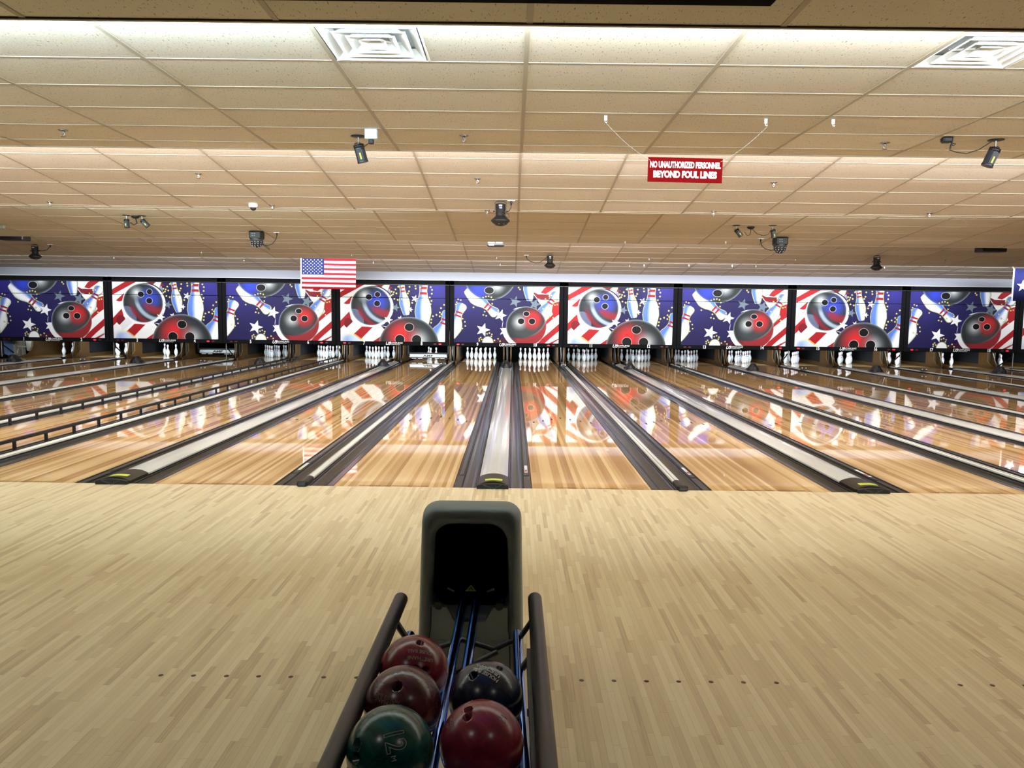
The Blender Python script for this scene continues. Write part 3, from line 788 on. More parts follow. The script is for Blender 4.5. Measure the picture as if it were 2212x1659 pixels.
def art_mesh(A, name, wd, ht):
    I = A.I; H, W = I.shape[:2]; st = 1
    I = I[:H//2*2, :W//2*2].reshape(H//2, 2, W//2, 2, 3).mean((1, 3)); H, W = I.shape[:2]
    c = I/255; c = np.where(c <= .04045, c/12.92, ((c+.055)/1.055)**2.4)
    xs = (np.arange(W)/(W-1)-.5)*wd; zs = (.5-np.arange(H)/(H-1))*ht
    gx, gz = np.meshgrid(xs, zs); v = np.stack([gx, np.zeros_like(gx), gz], -1).reshape(-1, 3)
    n = W*H; bk = np.array([[-wd/2, .012, ht/2], [wd/2, .012, ht/2], [-wd/2, .012, -ht/2], [wd/2, .012, -ht/2]]); v = np.vstack([v, bk])
    idx = np.arange(n).reshape(H, W); q = np.stack([idx[:-1, :-1], idx[1:, :-1], idx[1:, 1:], idx[:-1, 1:]], -1).reshape(-1, 4)
    tl, tr, bl, br = 0, W-1, (H-1)*W, n-1
    ex = np.array([[n, n+1, n+3, n+2], [tl, n, n+2, bl], [tr, br, n+3, n+1], [tl, tr, n+1, n], [bl, n+2, n+3, br]]); q = np.vstack([q, ex])
    me = bpy.data.meshes.new(name); me.vertices.add(len(v)); me.vertices.foreach_set('co', v.ravel())
    me.loops.add(q.size); me.loops.foreach_set('vertex_index', q.ravel().astype(np.int32)); me.polygons.add(len(q))
    me.polygons.foreach_set('loop_start', (np.arange(len(q))*4).astype(np.int32)); me.update(calc_edges=True); me.validate()
    at = me.color_attributes.new('paint', 'FLOAT_COLOR', 'POINT'); col = np.ones((len(v), 4), np.float32); col[:n, :3] = c.reshape(-1, 3)
    at.data.foreach_set('color', col.ravel()); me.materials.append(M['paint']); return me
UW = 3.12; UH = 1.675
artA = art_mesh(designA(), 'artwork_stars', UW, UH); artB = art_mesh(designB(), 'artwork_stripes', UW, UH)
# frame shared by all units, origin at unit centre bottom
fb = MB(); hw = PD/2-.006
fb.box((-hw, 0, 0), (-UW/2, .06, 1.93), 'frame', .006); fb.box((UW/2, 0, 0), (hw, .06, 1.93), 'frame', .006)
fb.box((-hw, 0, 1.79), (hw, .06, 1.93), 'frame', .006); fb.box((-hw, -.004, .0), (hw, .06, .115), 'frame', .006)
fb.box((-UW/2, .02, .1), (UW/2, .06, 1.8), 'void'); fb.box((-hw, -.012, 1.80), (hw, .0, 1.815), 'black')
for x in (-1.5, 1.45, .3): fb.box((x, -.02, 1.895), (x+.04, .0, 1.925), 'void')
seamb = MB(); seamb.box((-UW/2, -.006, 1.79-.38), (UW/2, .0, 1.79-.366), 'void')
frame0 = None
REDS = {1: (0, 0, 1, 0), 3: (0, 0, 1, 0), 5: (0, 0, 1, 0), 7: (1, 0, 0, 1), 9: (1, 0, 1, 0), 11: (0, 0, 0, 0), 13: (0, 0, 0, 1), 15: (1, 0, 0, 1), 17: (1, 0, 0, 1), 19: (0, 0, 1, 0)}
LOGO = [textmesh('US', .13, shear=.35, offset=.003, xs=.95), textmesh('BOWLING', .066, shear=.12, offset=.001, xs=1.25), textmesh('CORPORATION', .034, xs=1.15)]
for me in LOGO: me.materials.clear(); me.materials.append(M['print_white'])
for k in range(-4, 6):
    a = 9+2*k; odd = k % 2 == 0
    lab = ('dark blue starry bowling mask with one red-lit ball, numbered %d and %d' if odd else 'red-striped bowling mask with a blue-lit ball, numbered %d and %d') % (a, a+1)
    root = thing('masking_unit', lab, 'bowling mask', (k*PD-.028, ZM, .533), 'painted masks above the pin decks')
    if frame0 is None: frame0 = fb.build('frame', parent=root); seam0 = seamb.build('panel_seam', parent=frame0)
    else: dup(frame0, parent=root)
    o = bpy.data.objects.new('artwork_panel', artA if odd else artB); C.objects.link(o); o.parent = root; o.location = (0, -.0, .115+UH/2)
    text('lane_number', str(a), .135, (-.86, -.0055, .058), 'print_white', root, xs=.8, offset=.004)
    text('lane_number', str(a+1), .135, (.86, -.0055, .058), 'print_white', root, xs=.8, offset=.004)
    lg = bpy.data.objects.new('logo', LOGO[0]); C.objects.link(lg); lg.parent = root; lg.location = (-.15, -.0055, .055); lg.rotation_euler = (R(90), 0, 0)
    for me, x, z in ((LOGO[1], .12, .070), (LOGO[2], .10, .025)):
        q = bpy.data.objects.new('logo_lettering', me); C.objects.link(q); q.parent = lg; q.location = (x+.15-.02, z-.055, 0)
    for j, x in enumerate((-1.44, -1.30, 1.26, 1.41)):
        b = MB(); lit = REDS[a][j]; P = [(x+.045*math.cos(t*math.pi/6), .055+.020*math.sin(t*math.pi/6)) for t in range(12)]
        b.extrude_y(P, -.012, .0, 'redlamp' if lit else 'redoff'); b.build('indicator_lamp', parent=root)

# ------------------------------------------------------------------ ball return rack with hood
rr = thing('ball_return_rack', 'ball return rack with tall grey hood, chrome rails and dark side guards', 'ball return', (0, -3.7, 0))
def P(b, name, parent=rr):
    for i, v in enumerate(b.v): b.v[i] = (v[0], v[1]+3.7, v[2])
    return b.build(name, parent=parent)
def rrect(x0, x1, z0, z1, r, n=6, bottom=True):
    pts = []
    for (cx, cz, a0) in ((x1-r, z1-r, 0), (x0+r, z1-r, 90), (x0+(r if bottom else 0), z0+(r if bottom else 0), 180), (x1-(r if bottom else 0), z0+(r if bottom else 0), 270)):
        if not bottom and a0 >= 180: pts += [(cx, cz)]*(n+1); continue
        for i in range(n+1):
            t = R(a0+90*i/n); pts.append((cx+r*math.cos(t), cz+r*math.sin(t)))
    return pts
def ringband(b, loops, mt, smooth=True):
    n = len(loops[0]); vs = [q for lp in loops for q in lp]
    fs = [(i*n+j, i*n+(j+1) % n, (i+1)*n+(j+1) % n, (i+1)*n+j) for i in range(len(loops)-1) for j in range(n)]
    b.add(vs, fs, mt, smooth)
def hl(y, x0, x1, z0, z1, r, wb=0):
    """loop at depth y; wb widens the bottom"""
    out = []
    for (x, z) in rrect(x0, x1, z0, z1, r):
        k = (z1-z)/(z1-z0); out.append((x+(wb*k if x > (x0+x1)/2 else -wb*k), y, z))
    return out
cx = .003; loops = []
loops.append(hl(-3.62, cx-.148, cx+.145, .335, .700, .075, .016))
loops.append(hl(-3.69, cx-.150, cx+.147, .33, .706, .075, .016))
loops.append(hl(-3.715, cx-.160, cx+.156, .32, .722, .075, .018))
loops.append(hl(-3.722, cx-.175, cx+.170, .16, .738, .068, .020))
loops.append(hl(-3.710, cx-.190, cx+.190, .006, .762, .062, .022))
loops.append(hl(-3.68, cx-.199, cx+.201, .002, .773, .062, .022))
loops.append(hl(-3.60, cx-.204, cx+.206, .001, .777, .064, .022))
loops.append(hl(-3.56, cx-.201, cx+.203, .001, .769, .064, .022))
loops.append(hl(-3.545, cx-.194, cx+.196, .001, .764, .064, .022))
loops.append(hl(-3.38, cx-.188, cx+.190, .001, .712, .075, .022))
loops.append(hl(-3.12, cx-.165, cx+.165, .001, .62, .10, .022))
loops.append(hl(-3.05, cx-.14, cx+.14, .001, .60, .10, .022))
loops.append(hl(-3.04, cx-.02, cx+.02, .25, .32, .01, .0))
b = MB(); ringband(b, loops, 'hood'); hood = P(b, 'hood')
b = MB()
lps = [hl(-3.62, cx-.148, cx+.145, .335, .700, .075, .016), hl(-3.15, cx-.13, cx+.13, .2, .56, .06, .016), hl(-3.14, cx-.02, cx+.02, .35, .45, .01)]
ringband(b, lps[:2], 'hooddark'); b.add(lps[1], [tuple(range(len(lps[1])))], 'hooddark'); P(b, 'hood_lining', hood)
b = MB()                                            # lower front panel with the notch for the rails
f = -3.735
b.add([(cx-.168, f, .02), (cx+.168, f, .02), (cx+.158, f, .37), (cx+.095, f, .37), (cx+.062, f, .31), (cx-.062, f, .31), (cx-.095, f, .37), (cx-.158, f, .37),
       (cx-.168, f+.02, .02), (cx+.168, f+.02, .02), (cx+.158, f+.02, .37), (cx+.095, f+.02, .37), (cx+.062, f+.02, .31), (cx-.062, f+.02, .31), (cx-.095, f+.02, .37), (cx-.158, f+.02, .37)],
      [tuple(range(8)), tuple(range(15, 7, -1))]+[(j, (j+1) % 8, 8+(j+1) % 8, 8+j) for j in range(8)], 'hood')
for sx in (-1, 1):
    b.tube([(cx+sx*.1695, f-.002, .02), (cx+sx*.164, f-.002, .25), (cx+sx*.159, f-.002, .28), (cx+sx*.157, f-.002, .37)], .003, 'hooddark', 6)
    for z in (.20, .215, .23): b.tube([(cx+sx*.09, f, z), (cx+sx*.14, f, z)], .003, 'hood', 6)
b.tube([(cx-.055, f, .16), (cx-.055, f, .235), (cx-.045, f, .245), (cx+.045, f, .245), (cx+.055, f, .235), (cx+.055, f, .16)], .004, 'hood', 6)
P(b, 'front_panel', hood)
b = MB(); b.add([(-.024, -3.60, .388), (.024, -3.60, .388), (0, -3.575, .408), (-.024, -3.59, .384), (.024, -3.59, .384), (0, -3.565, .404)], [(0, 1, 2), (5, 4, 3), (0, 1, 4, 3), (1, 2, 5, 4), (2, 0, 3, 5)], 'yellow')
b.tube([(-.008, -3.602, .394), (.0, -3.59, .401), (.008, -3.602, .394)], .0018, 'ink', 5); P(b, 'warning_triangle', hood)
def zr(y): return .385+.045*(-4.5-y)
for (xa, ya, xb, yb, nm) in ((-.208, -3.97, -.219, -5.6, 'outer_rail'), (-.033, -3.60, -.030, -5.6, 'centre_rail'), (.024, -3.60, .020, -5.6, 'centre_rail'), (.195, -3.94, .216, -5.6, 'outer_rail')):
    b = MB(); b.tube([(xa, ya, zr(ya)-.010), (xb, yb, zr(yb)-.010)], .0185, 'darkchrome', 20)
    rl = P(b, nm)
    b = MB()  # added thin strips imitating the blue reflection streaks along the tube
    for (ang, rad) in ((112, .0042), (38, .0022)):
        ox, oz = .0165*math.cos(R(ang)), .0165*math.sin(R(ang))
        b.tube([(xa+ox, ya-.004, zr(ya)-.010+oz), (xb+ox, yb, zr(yb)-.010+oz)], rad, 'bluereflect', 8)
    P(b, 'blue_reflection_strip', rl)
for sx in (-1, 1):
    b = MB(); b.tube([(sx*.122, -3.72, .378), (sx*.100, -3.40, .40)], .0165, 'darkchrome', 16); b.tube([(sx*.1235, -3.741, .3765), (sx*.122, -3.72, .378)], .0168, 'rubber', 16); b.tube([(sx*.10, -3.60, .40), (sx*.07, -3.60, .385)], .006, 'steel', 8); P(b, 'inner_rail', hood)
for (xa, xb, ya) in ((-.250, -.262, -3.92), (.262, .258, -3.90)):
    b = MB(); q = Vector((xb-xa, -5.65-ya, -.03)).normalized()
    pts = [(xa, ya+.012, .4725), (xa, ya+.008, .4725), (xa, ya, .4725), (xb, -5.65, .50)]
    b.tube(pts, [.012, .021, .0265, .0265], 'guard', 24); g = P(b, 'side_guard')
    s = 1 if xa > 0 else -1
    b = MB(); b.box((xa-s*.03-.008, -5.6, .40), (xa-s*.03+.008, -4.30, .455), 'rubber'); P(b, 'guard_web', g)
b = MB()
b.tube([(-.250, -4.04, .43), (-.205, -4.04, .36), (-.11, -4.05, .335), (-.01, -3.99, .345), (.11, -4.05, .335), (.205, -4.0, .36), (.255, -3.99, .43)], .013, 'rubber', 4)
b.tube([(.12, -4.06, .33), (-.06, -4.20, .30), (-.20, -4.30, .30)], .012, 'rubber', 4); P(b, 'cross_brace')
b = MB(); b.tube([(.262, -4.27, .44), (.19, -4.28, .35), (0, -4.28, .33), (-.19, -4.28, .35), (-.25, -4.27, .44)], .014, 'rubber', 4); P(b, 'cross_brace')
b = MB(); b.tube([(.205, -4.50, .35), (.235, -4.52, .345), (.245, -4.60, .34), (.240, -4.72, .34), (.215, -4.78, .345)], .011, 'rubber', 8); P(b, 'loop_bracket')
b = MB(); b.rbox((-.07, -5.3, 0), (.07, -5.0, .34), 'rubber', .02); b.rbox((-.14, -5.4, 0), (.14, -4.95, .02), 'rubber', .006); P(b, 'pedestal')

BR = .108
def ball(name, c, mat, label, holes):
    bb = MB(); n = 56; prof = [(BR*math.sin(math.pi*i/40), -BR*math.cos(math.pi*i/40)) for i in range(41)]
    prof[0] = (0, -BR); prof[-1] = (0, BR); bb.lathe(prof, mat, n)
    tmp = bb.build('bowling_ball'); tmp.location = (0, 0, 0)
    import bmesh
    bm = bmesh.new(); bm.from_mesh(tmp.data); bmesh.ops.remove_doubles(bm, verts=bm.verts[:], dist=1e-5); bmesh.ops.recalc_face_normals(bm, faces=bm.faces[:]); bm.to_mesh(tmp.data); bm.free()
    cut = []
    for (d, r) in holes:
        d = Vector(d).normalized(); h = MB(); h.lathe([(r, 0), (r, .0515), (r*1.25, .055), (r*1.25, .07)], mat, 24, tuple(d*(BR-.052)), tuple(d)); q = h.build('cutter'); cut.append(q)
        md = tmp.modifiers.new('hole', 'BOOLEAN'); md.object = q; md.operation = 'DIFFERENCE'; md.solver = 'EXACT'
    dg = bpy.context.evaluated_depsgraph_get(); dg.update(); me = bpy.data.meshes.new_from_object(tmp.evaluated_get(dg))
    for q in cut: bpy.data.objects.remove(q)
    tmp.modifiers.clear(); tmp.data = me
    for p in me.polygons: p.use_smooth = p.area < .0004
    tmp.location = c; return tag(tmp, label, 'bowling ball', 'bowling balls on the rack')
def ball_text(par, s, d, upv, size, off=(0, 0), outline=0, mt='galv', xs=1, offset=0):
    """lettering wrapped on the ball around direction d"""
    me = textmesh(s, size, outline=outline, xs=xs, offset=offset); me.materials.clear(); me.materials.append(M[mt])
    d = Vector(d).normalized(); e2 = (Vector(upv)-d*Vector(upv).dot(d)).normalized(); e1 = e2.cross(d)
    if outline:
        import bmesh
        bm = bmesh.new(); bm.from_mesh(me); bmesh.ops.subdivide_edges(bm, edges=[e for e in bm.edges if e.calc_length() > .004], cuts=8, use_grid_fill=False); bm.to_mesh(me); bm.free()
    for v in me.vertices:
        u, w_ = v.co.x+off[0], v.co.y+off[1]; h = v.co.z
        q = (d+e1*(u/BR)+e2*(w_/BR)).normalized(); v.co = q*(BR*(1.004 if not outline else 1.0)+h)
    o = bpy.data.objects.new('engraved_lettering', me); C.objects.link(o); o.parent = par; return o
M['letter'] = flat('letter_fill', (176, 168, 158), .6)
M['letterdim'] = flat('letter_fill_dim', (128, 108, 100), .6)
g = ball('bowling_ball', (-.128, -4.943, .475), ballmat('green_ball', (6, 44, 42), (12, 74, 64), (24, 98, 84)), 'dark green marbled bowling ball marked 12 M, nearest in the left row', [((-.655, -.711, .257), .014), ((-.659, -.578, .481), .014)])
ball_text(g, '12', (.215, -.74, .63), (1, .15, .25), .070, off=(-.007, 0), outline=.0011, mt='letter', xs=.82, offset=.001)
ball_text(g, 'M', (.205, -.89, .41), (1, .0, .25), .018, off=(.005, 0), mt='letter')
g = ball('bowling_ball', (-.131, -4.700, .464), ballmat('maroon_ball', (42, 14, 18), (74, 28, 32), (120, 70, 66)), 'brownish maroon swirled bowling ball, middle of the left row', [((-.068, -.571, .818), .0155)])
ball_text(g, 'HOUSE BALL', (-.32, -.73, .66), (-.35, -.55, -.6), .0155, mt='letterdim', off=(0, .004)); ball_text(g, 'URETHANE', (-.27, -.83, .50), (-.35, -.5, -.6), .018, mt='letterdim', off=(.0, .0))
g = ball('bowling_ball', (-.130, -4.469, .453), ballmat('red_ball', (84, 12, 26), (112, 20, 36), (138, 38, 50)), 'deep red bowling ball, farthest in the left row', [((.2, -.218, .955), .0125), ((.149, -.856, .495), .0115), ((.436, -.792, .428), .0115)])
ball_text(g, 'HOUSE BALL', (.27, -.50, .82), (0, -.8, -.6), .0155, mt='letterdim', offset=.0004); ball_text(g, 'URETHANE', (.27, -.66, .70), (0, -.75, -.66), .0165, mt='letterdim', offset=.0004)
g = ball('bowling_ball', (.100, -4.63, .449), ballmat('blue_ball', (8, 18, 34), (12, 30, 54), (26, 44, 72)), 'dark navy blue bowling ball with worn white lettering, farther in the right row', [((-.324, -.392, .861), .0135), ((.367, -.106, .924), .0105)])
for i, s in enumerate(('HOUSE BALL', 'URETHANE', 'THUNDERBOLT', 'BLACK')[:3]):
    pass
ball_text(g, 'HOUSE BALL', (.02, -.30, .95), (-.5, -.8, -.2), .017, mt='letter', off=(0, .010), offset=.0007); ball_text(g, 'URETHANE', (.02, -.30, .95), (-.5, -.8, -.2), .017, mt='letter', off=(.0, -.008), offset=.0007)
g = ball('bowling_ball', (.098, -4.89, .464), ballmat('crimson_ball', (100, 20, 38), (130, 34, 52), (152, 62, 76)), 'crimson pink bowling ball, nearest in the right row', [((-.317, -.135, .939), .0125), ((-.325, -.355, .876), .0125)])
ball_text(g, 'HOUSE', (-.72, -.28, .62), (-.3, -.2, .9), .015, mt='letterdim', off=(0, .006)); ball_text(g, 'BALL', (-.72, -.28, .62), (-.3, -.2, .9), .015, mt='letterdim', off=(0, -.010))
ball_text(g, '12', (.50, -.28, .80), (.9, -.3, .3), .026, outline=.0006, mt='letterdim')

# ------------------------------------------------------------------ things hanging from the ceiling
mon = thing('overhead_monitor', 'black underside of an overhead scoring monitor at the top of the view', 'monitor', (-.094, -4.5, 2.453))
b = MB(); b.rbox((-1.05, -.05, 0), (1.0, .05, .56), 'void', .012); b.build('housing', parent=mon)
b = MB(); b.box((-1.0, -.054, .04), (-.05, -.05, .53), 'screen'); b.box((.0, -.054, .04), (.96, -.05, .53), 'screen'); b.build('screen', parent=mon)
for x in (-.6, .6):
    b = MB(); b.tube([(x, .0, .55), (x, 0, 2.95-2.453)], .02, 'black', 10); b.build('ceiling_mount', parent=mon)

# air diffusers
def make_vent():
    root = thing('ceiling_vent', 'x', 'air vent', group='white square air diffusers')
    h = .305; b = MB()
    b.box((-h, -h, .06), (h, h, .075), 'galv')
    for s in (-1, 1):
        b.box((s*h-.0 if s < 0 else h-.012, -h, -.004), (-h+.012 if s < 0 else h, h, .07), 'white'); b.box((-h, s*h if s < 0 else h-.012, -.004), (h, -h+.012 if s < 0 else h, .07), 'white')
    fr = [(-h, -.006), (-h+.022, -.006)]
    b.build('frame', parent=root)
    for (r0, r1) in ((.285, .225), (.215, .150), (.145, .085)):
        b = MB(); vs = []
        for (r, z) in ((r0, .045), (r0-.012, .012), (r1+.014, -.012), (r1+.008, -.020), (r1-.002, -.020), (r1-.006, -.010), (r0-.025, .030)):
            pass
        prof = [(r0, -.0), (r0-.006, -.006), (r0-.012, -.002), (r1, .045), (r1-.004, .050)]
        for (r, z) in prof: vs += [(-r, -r, z), (r, -r, z), (r, r, z), (-r, r, z)]
        fs = [(i*4+j, i*4+(j+1) % 4, (i+1)*4+(j+1) % 4, (i+1)*4+j) for i in range(len(prof)-1) for j in range(4)]
        b.add(vs, fs, 'white'); b.build('louvre', parent=root)
    b = MB(); r = .078
    b.add([(-r, -r, -.004), (r, -r, -.004), (r, r, -.004), (-r, r, -.004), (-.03, -.03, .03), (.03, -.03, .03), (.03, .03, .03), (-.03, .03, .03)],
          [(0, 1, 5, 4), (1, 2, 6, 5), (2, 3, 7, 6), (3, 0, 4, 7), (4, 5, 6, 7)], 'white'); b.build('centre_cone', parent=root)
    for sx in (-1, 1):
        b = MB(); b.tube([(sx*.14, .14, .055), (sx*.04, .03, .03)], .010, 'white', 4); b.build('spring_strut', parent=root)
    return root
v0 = make_vent(); v0.location = (VENTS[0][0]+.305, VENTS[0][1]+.305, 3.153); v0['label'] = 'white louvred square air vent in the ceiling at top centre left'
dup(v0, (VENTS[1][0]+.305, VENTS[1][1]+.305, 3.153), 'white louvred square air vent in the ceiling at the top right corner')

def make_spr():
    root = thing('fire_sprinkler', 'x', 'sprinkler', group='ceiling sprinklers')
    b = MB(); b.lathe([(.042, 0), (.040, -.006), (.018, -.012), (.014, -.004)], 'chrome', 16); b.build('escutcheon', parent=root)
    b = MB(); b.tube([(0, 0, -.004), (0, 0, -.03)], .009, 'chrome', 8); b.tube([(.008, 0, -.02), (.011, 0, -.04), (0, 0, -.058)], .003, 'chrome', 6); b.tube([(-.008, 0, -.02), (-.011, 0, -.04), (0, 0, -.058)], .003, 'chrome', 6)
    b.lathe([(.022, 0), (.022, -.002), (.0, -.003)], 'chrome', 12, (0, 0, -.058)); b.build('head', parent=root); return root
SPR = [(-3.91, .35, 1), (-.30, .38, 1), (3.55, .46, 1), (-3.84, 3.18, 2), (-.31, 3.25, 2), (3.47, 3.26, 2), (-6.64, 4.70, 2), (-3.40, 4.76, 2), (-.24, 4.90, 2), (3.11, 4.80, 2), (6.26, 4.73, 2),
       (-7.47, 12.26, 4), (-3.83, 12.40, 4), (-.26, 12.5, 4), (3.5, 12.42, 4), (7.06, 12.28, 4), (10.67, 12.21, 4), (-10.72, 14.42, 5), (-7.22, 14.53, 5), (-3.69, 14.62, 5), (-.21, 14.72, 5), (3.36, 14.66, 5), (6.79, 14.5, 5), (10.27, 14.44, 5)]
ORD = ['leftmost', 'second from left', 'third from left', 'fourth from left', 'fifth from left', 'sixth from left', 'seventh from left']
BAY = {1: 'nearest ceiling bay', 2: 'second ceiling bay', 3: 'third ceiling bay', 4: 'fourth ceiling bay', 5: 'far ceiling bay'}
sp0 = None
rows = {}
for q in SPR: rows.setdefault((q[2], q[1] > 4), []).append(q)
for (bay, late), qs in rows.items():
    for i, (x, y, s_) in enumerate(sorted(qs)):
        where = BAY[bay]+(', far edge' if (bay == 2 and late) else (', middle' if bay == 2 else ''))
        od = ORD[i] if i < len(qs)-1 else 'rightmost'
        lab = 'chrome sprinkler in the %s, %s of %d' % (where, od, len(qs))
        loc = (x, y, zc(y, SEG[s_]))
        if sp0 is None: sp0 = make_spr(); sp0.location = loc; sp0['label'] = lab
        else: dup(sp0, loc, lab)

# hooks
def make_hook():
    b = MB(); b.rbox((-.016, -.003, -.05), (.016, .003, 0), 'white', .002); b.tube([(.006, -.006, -.03), (-.008, -.012, -.055), (-.006, -.014, -.07), (.008, -.012, -.075), (.013, -.010, -.062)], .004, 'white', 6); return b
HK = [((.89, -.41), 1, 'small white ceiling hook holding the left chain of the red sign'), ((2.19, -.37), 1, 'small white ceiling hook holding the right chain of the red sign'),
      ((2.73, -.38), 1, 'empty small ceiling hook to the right of the red sign hooks'), ((2.38, 8.77), 3, 'tiny white hook at the edge of the third ceiling bay, left one'),
      ((4.35, 8.65), 3, 'tiny white hook at the edge of the third ceiling bay, right one'), ((3.74, 14.56), 5, 'tiny white hook in the far ceiling bay, leftmost of three'),
      ((4.95, 14.48), 5, 'tiny white hook in the far ceiling bay, middle of three'), ((6.13, 14.47), 5, 'tiny white hook in the far ceiling bay, rightmost of three')]
hk0 = None
for (xy, s_, lab) in HK:
    loc = (xy[0], xy[1], zc(xy[1], SEG[s_])-.004)
    if hk0 is None: hk0 = make_hook().build('ceiling_hook', loc=loc, label=lab, cat='hook', group='white ceiling hooks'); hk0.scale = (.8, .8, .8)
    else: dup(hk0, loc, lab)

# red sign
sg = thing('hanging_sign', 'red hanging sign reading NO UNAUTHORIZED PERSONNEL BEYOND FOUL LINES', 'sign', (1.545, -.39, 2.73))
sg.rotation_euler = (0, R(.6), 0)
b = MB(); b.box((-.302, -.002, -.098), (.302, .002, .098), 'red'); b.build('sign_board', parent=sg)
text('lettering', 'NO UNAUTHORIZED PERSONNEL', .066, (0, -.0028, .038), 'print_white', sg, xs=.565, offset=.0030)
text('lettering', 'BEYOND FOUL LINES', .070, (0, -.0028, -.038), 'print_white', sg, xs=.77, offset=.0038)
for sx, hx in ((-1, .89), (1, 2.19)):
    b = MB(); A0 = Vector((sx*.285, -.003, .072)); B0 = Vector((hx-1.545, -.01, 3.153-2.73-.066)); nl = 30
    for i in range(nl):
        t0, t1 = i/nl, (i+.8)/nl; pa = A0.lerp(B0, t0); pc = A0.lerp(B0, t1); sag = lambda t: Vector((0, 0, -.025*math.sin(math.pi*t)))
        b.tube([pa+sag(t0), pc+sag(t1)], .0012 if i % 2 else .0018, 'galv', 5)
    b.build('chain', parent=sg)

# flags
def weld(o):
    import bmesh
    bm = bmesh.new(); bm.from_mesh(o.data); bmesh.ops.remove_doubles(bm, verts=bm.verts[:], dist=1e-5); bmesh.ops.recalc_face_normals(bm, faces=bm.faces[:]); bm.to_mesh(o.data); bm.free()
def flag_us(x0, x1, y, z0, z1):
    W_, H_ = x1-x0, z1-z0
    root = thing('hanging_flag', 'American flag with stars and stripes hanging below the ceiling above lane 6 and 7 masks', 'flag', ((x0+x1)/2, y, z1))
    def wv(x): return .012*math.sin(x*7)+.008*math.sin(x*13+1)
    b = MB(); nx = 24
    hd = .035
    for s_ in range(13):
        za, zb = -H_*s_/13, -H_*(s_+1)/13
        for i in range(nx):
            xa, xb = -W_/2+hd+(W_-hd)*i/nx, -W_/2+hd+(W_-hd)*(i+1)/nx
            inc = ((xa+xb)/2+W_/2) < W_*.42 and s_ < 7
            mt = 'flagblue' if inc else ('flagred' if s_ % 2 == 0 else 'flagwhite')
            b.add([(xa, wv(xa), za), (xb, wv(xb), za), (xb, wv(xb), zb), (xa, wv(xa), zb)], [(0, 1, 2, 3)], mt, True)
    o = b.build('flag_cloth', parent=root)
    weld(o); sd = o.modifiers.new('cloth', 'SOLIDIFY'); sd.thickness = .003
    b = MB(); b.box((-W_/2, -.004, -H_), (-W_/2+hd, .004, 0), 'flagwhite'); b.build('header_strip', parent=root)
    b = MB()
    cw = W_*.42-hd; ch = H_*7/13
    for r_ in range(9):
        n = 6 if r_ % 2 == 0 else 5
        for c_ in range(n):
            sx = -W_/2+hd+cw*((c_*2+(1 if r_ % 2 == 0 else 2))/12); sz = -ch*(r_+1)/10; yy = wv(sx)-.004; R_ = ch*.042
            b.add([(sx+(R_ if k % 2 == 0 else R_*.45)*math.sin(k*math.pi/5), yy, sz+(R_ if k % 2 == 0 else R_*.45)*math.cos(k*math.pi/5)) for k in range(10)], [tuple(range(10))], 'print_white')
    b.build('stars', parent=root)
    for sx in (-1, 1):
        b = MB(); b.tube([(sx*W_/2, 0, .0), (sx*W_/2, 0, zc(y, SEG[5])-z1)], .006, 'white', 6); b.build('hanging_clip', parent=root)
    return root
fu = flag_us(-5.527, -4.044, 14.0, 2.118, 2.930); fu.rotation_euler = (0, R(.5), 0)
root = thing('hanging_flag', 'blue flag with one white star, cut by the right edge of the view', 'flag', (13.5, 14.0, 2.885))
b = MB(); W_, H_ = 1.45, .86
def wv(x): return .007*math.sin(x*9)
for i in range(20):
    xa, xb = .04+(W_-.04)*i/20, .04+(W_-.04)*(i+1)/20
    for (za, zb, mt) in ((0, -H_/2, 'flagblue' if i < 7 else 'flagwhite'), (-H_/2, -H_, 'flagblue' if i < 7 else 'flagred')):
        b.add([(xa, wv(xa), za), (xb, wv(xb), za), (xb, wv(xb), zb), (xa, wv(xa), zb)], [(0, 1, 2, 3)], mt, True)
o = b.build('flag_cloth', parent=root); weld(o); sd = o.modifiers.new('cloth', 'SOLIDIFY'); sd.thickness = .003
b = MB(); b.box((0, -.004, -H_), (.04, .004, 0), 'flagwhite'); b.tube([(0, 0, 0), (-.02, 0, .04)], .012, 'white', 6); b.build('header_strip', parent=root)
b = MB(); b.add([(.27+(.17 if k % 2 == 0 else .068)*math.sin(k*math.pi/5), -.022, -.46+(.17 if k % 2 == 0 else .068)*math.cos(k*math.pi/5)) for k in range(10)], [tuple(range(10))], 'print_white'); b.build('star', parent=root)

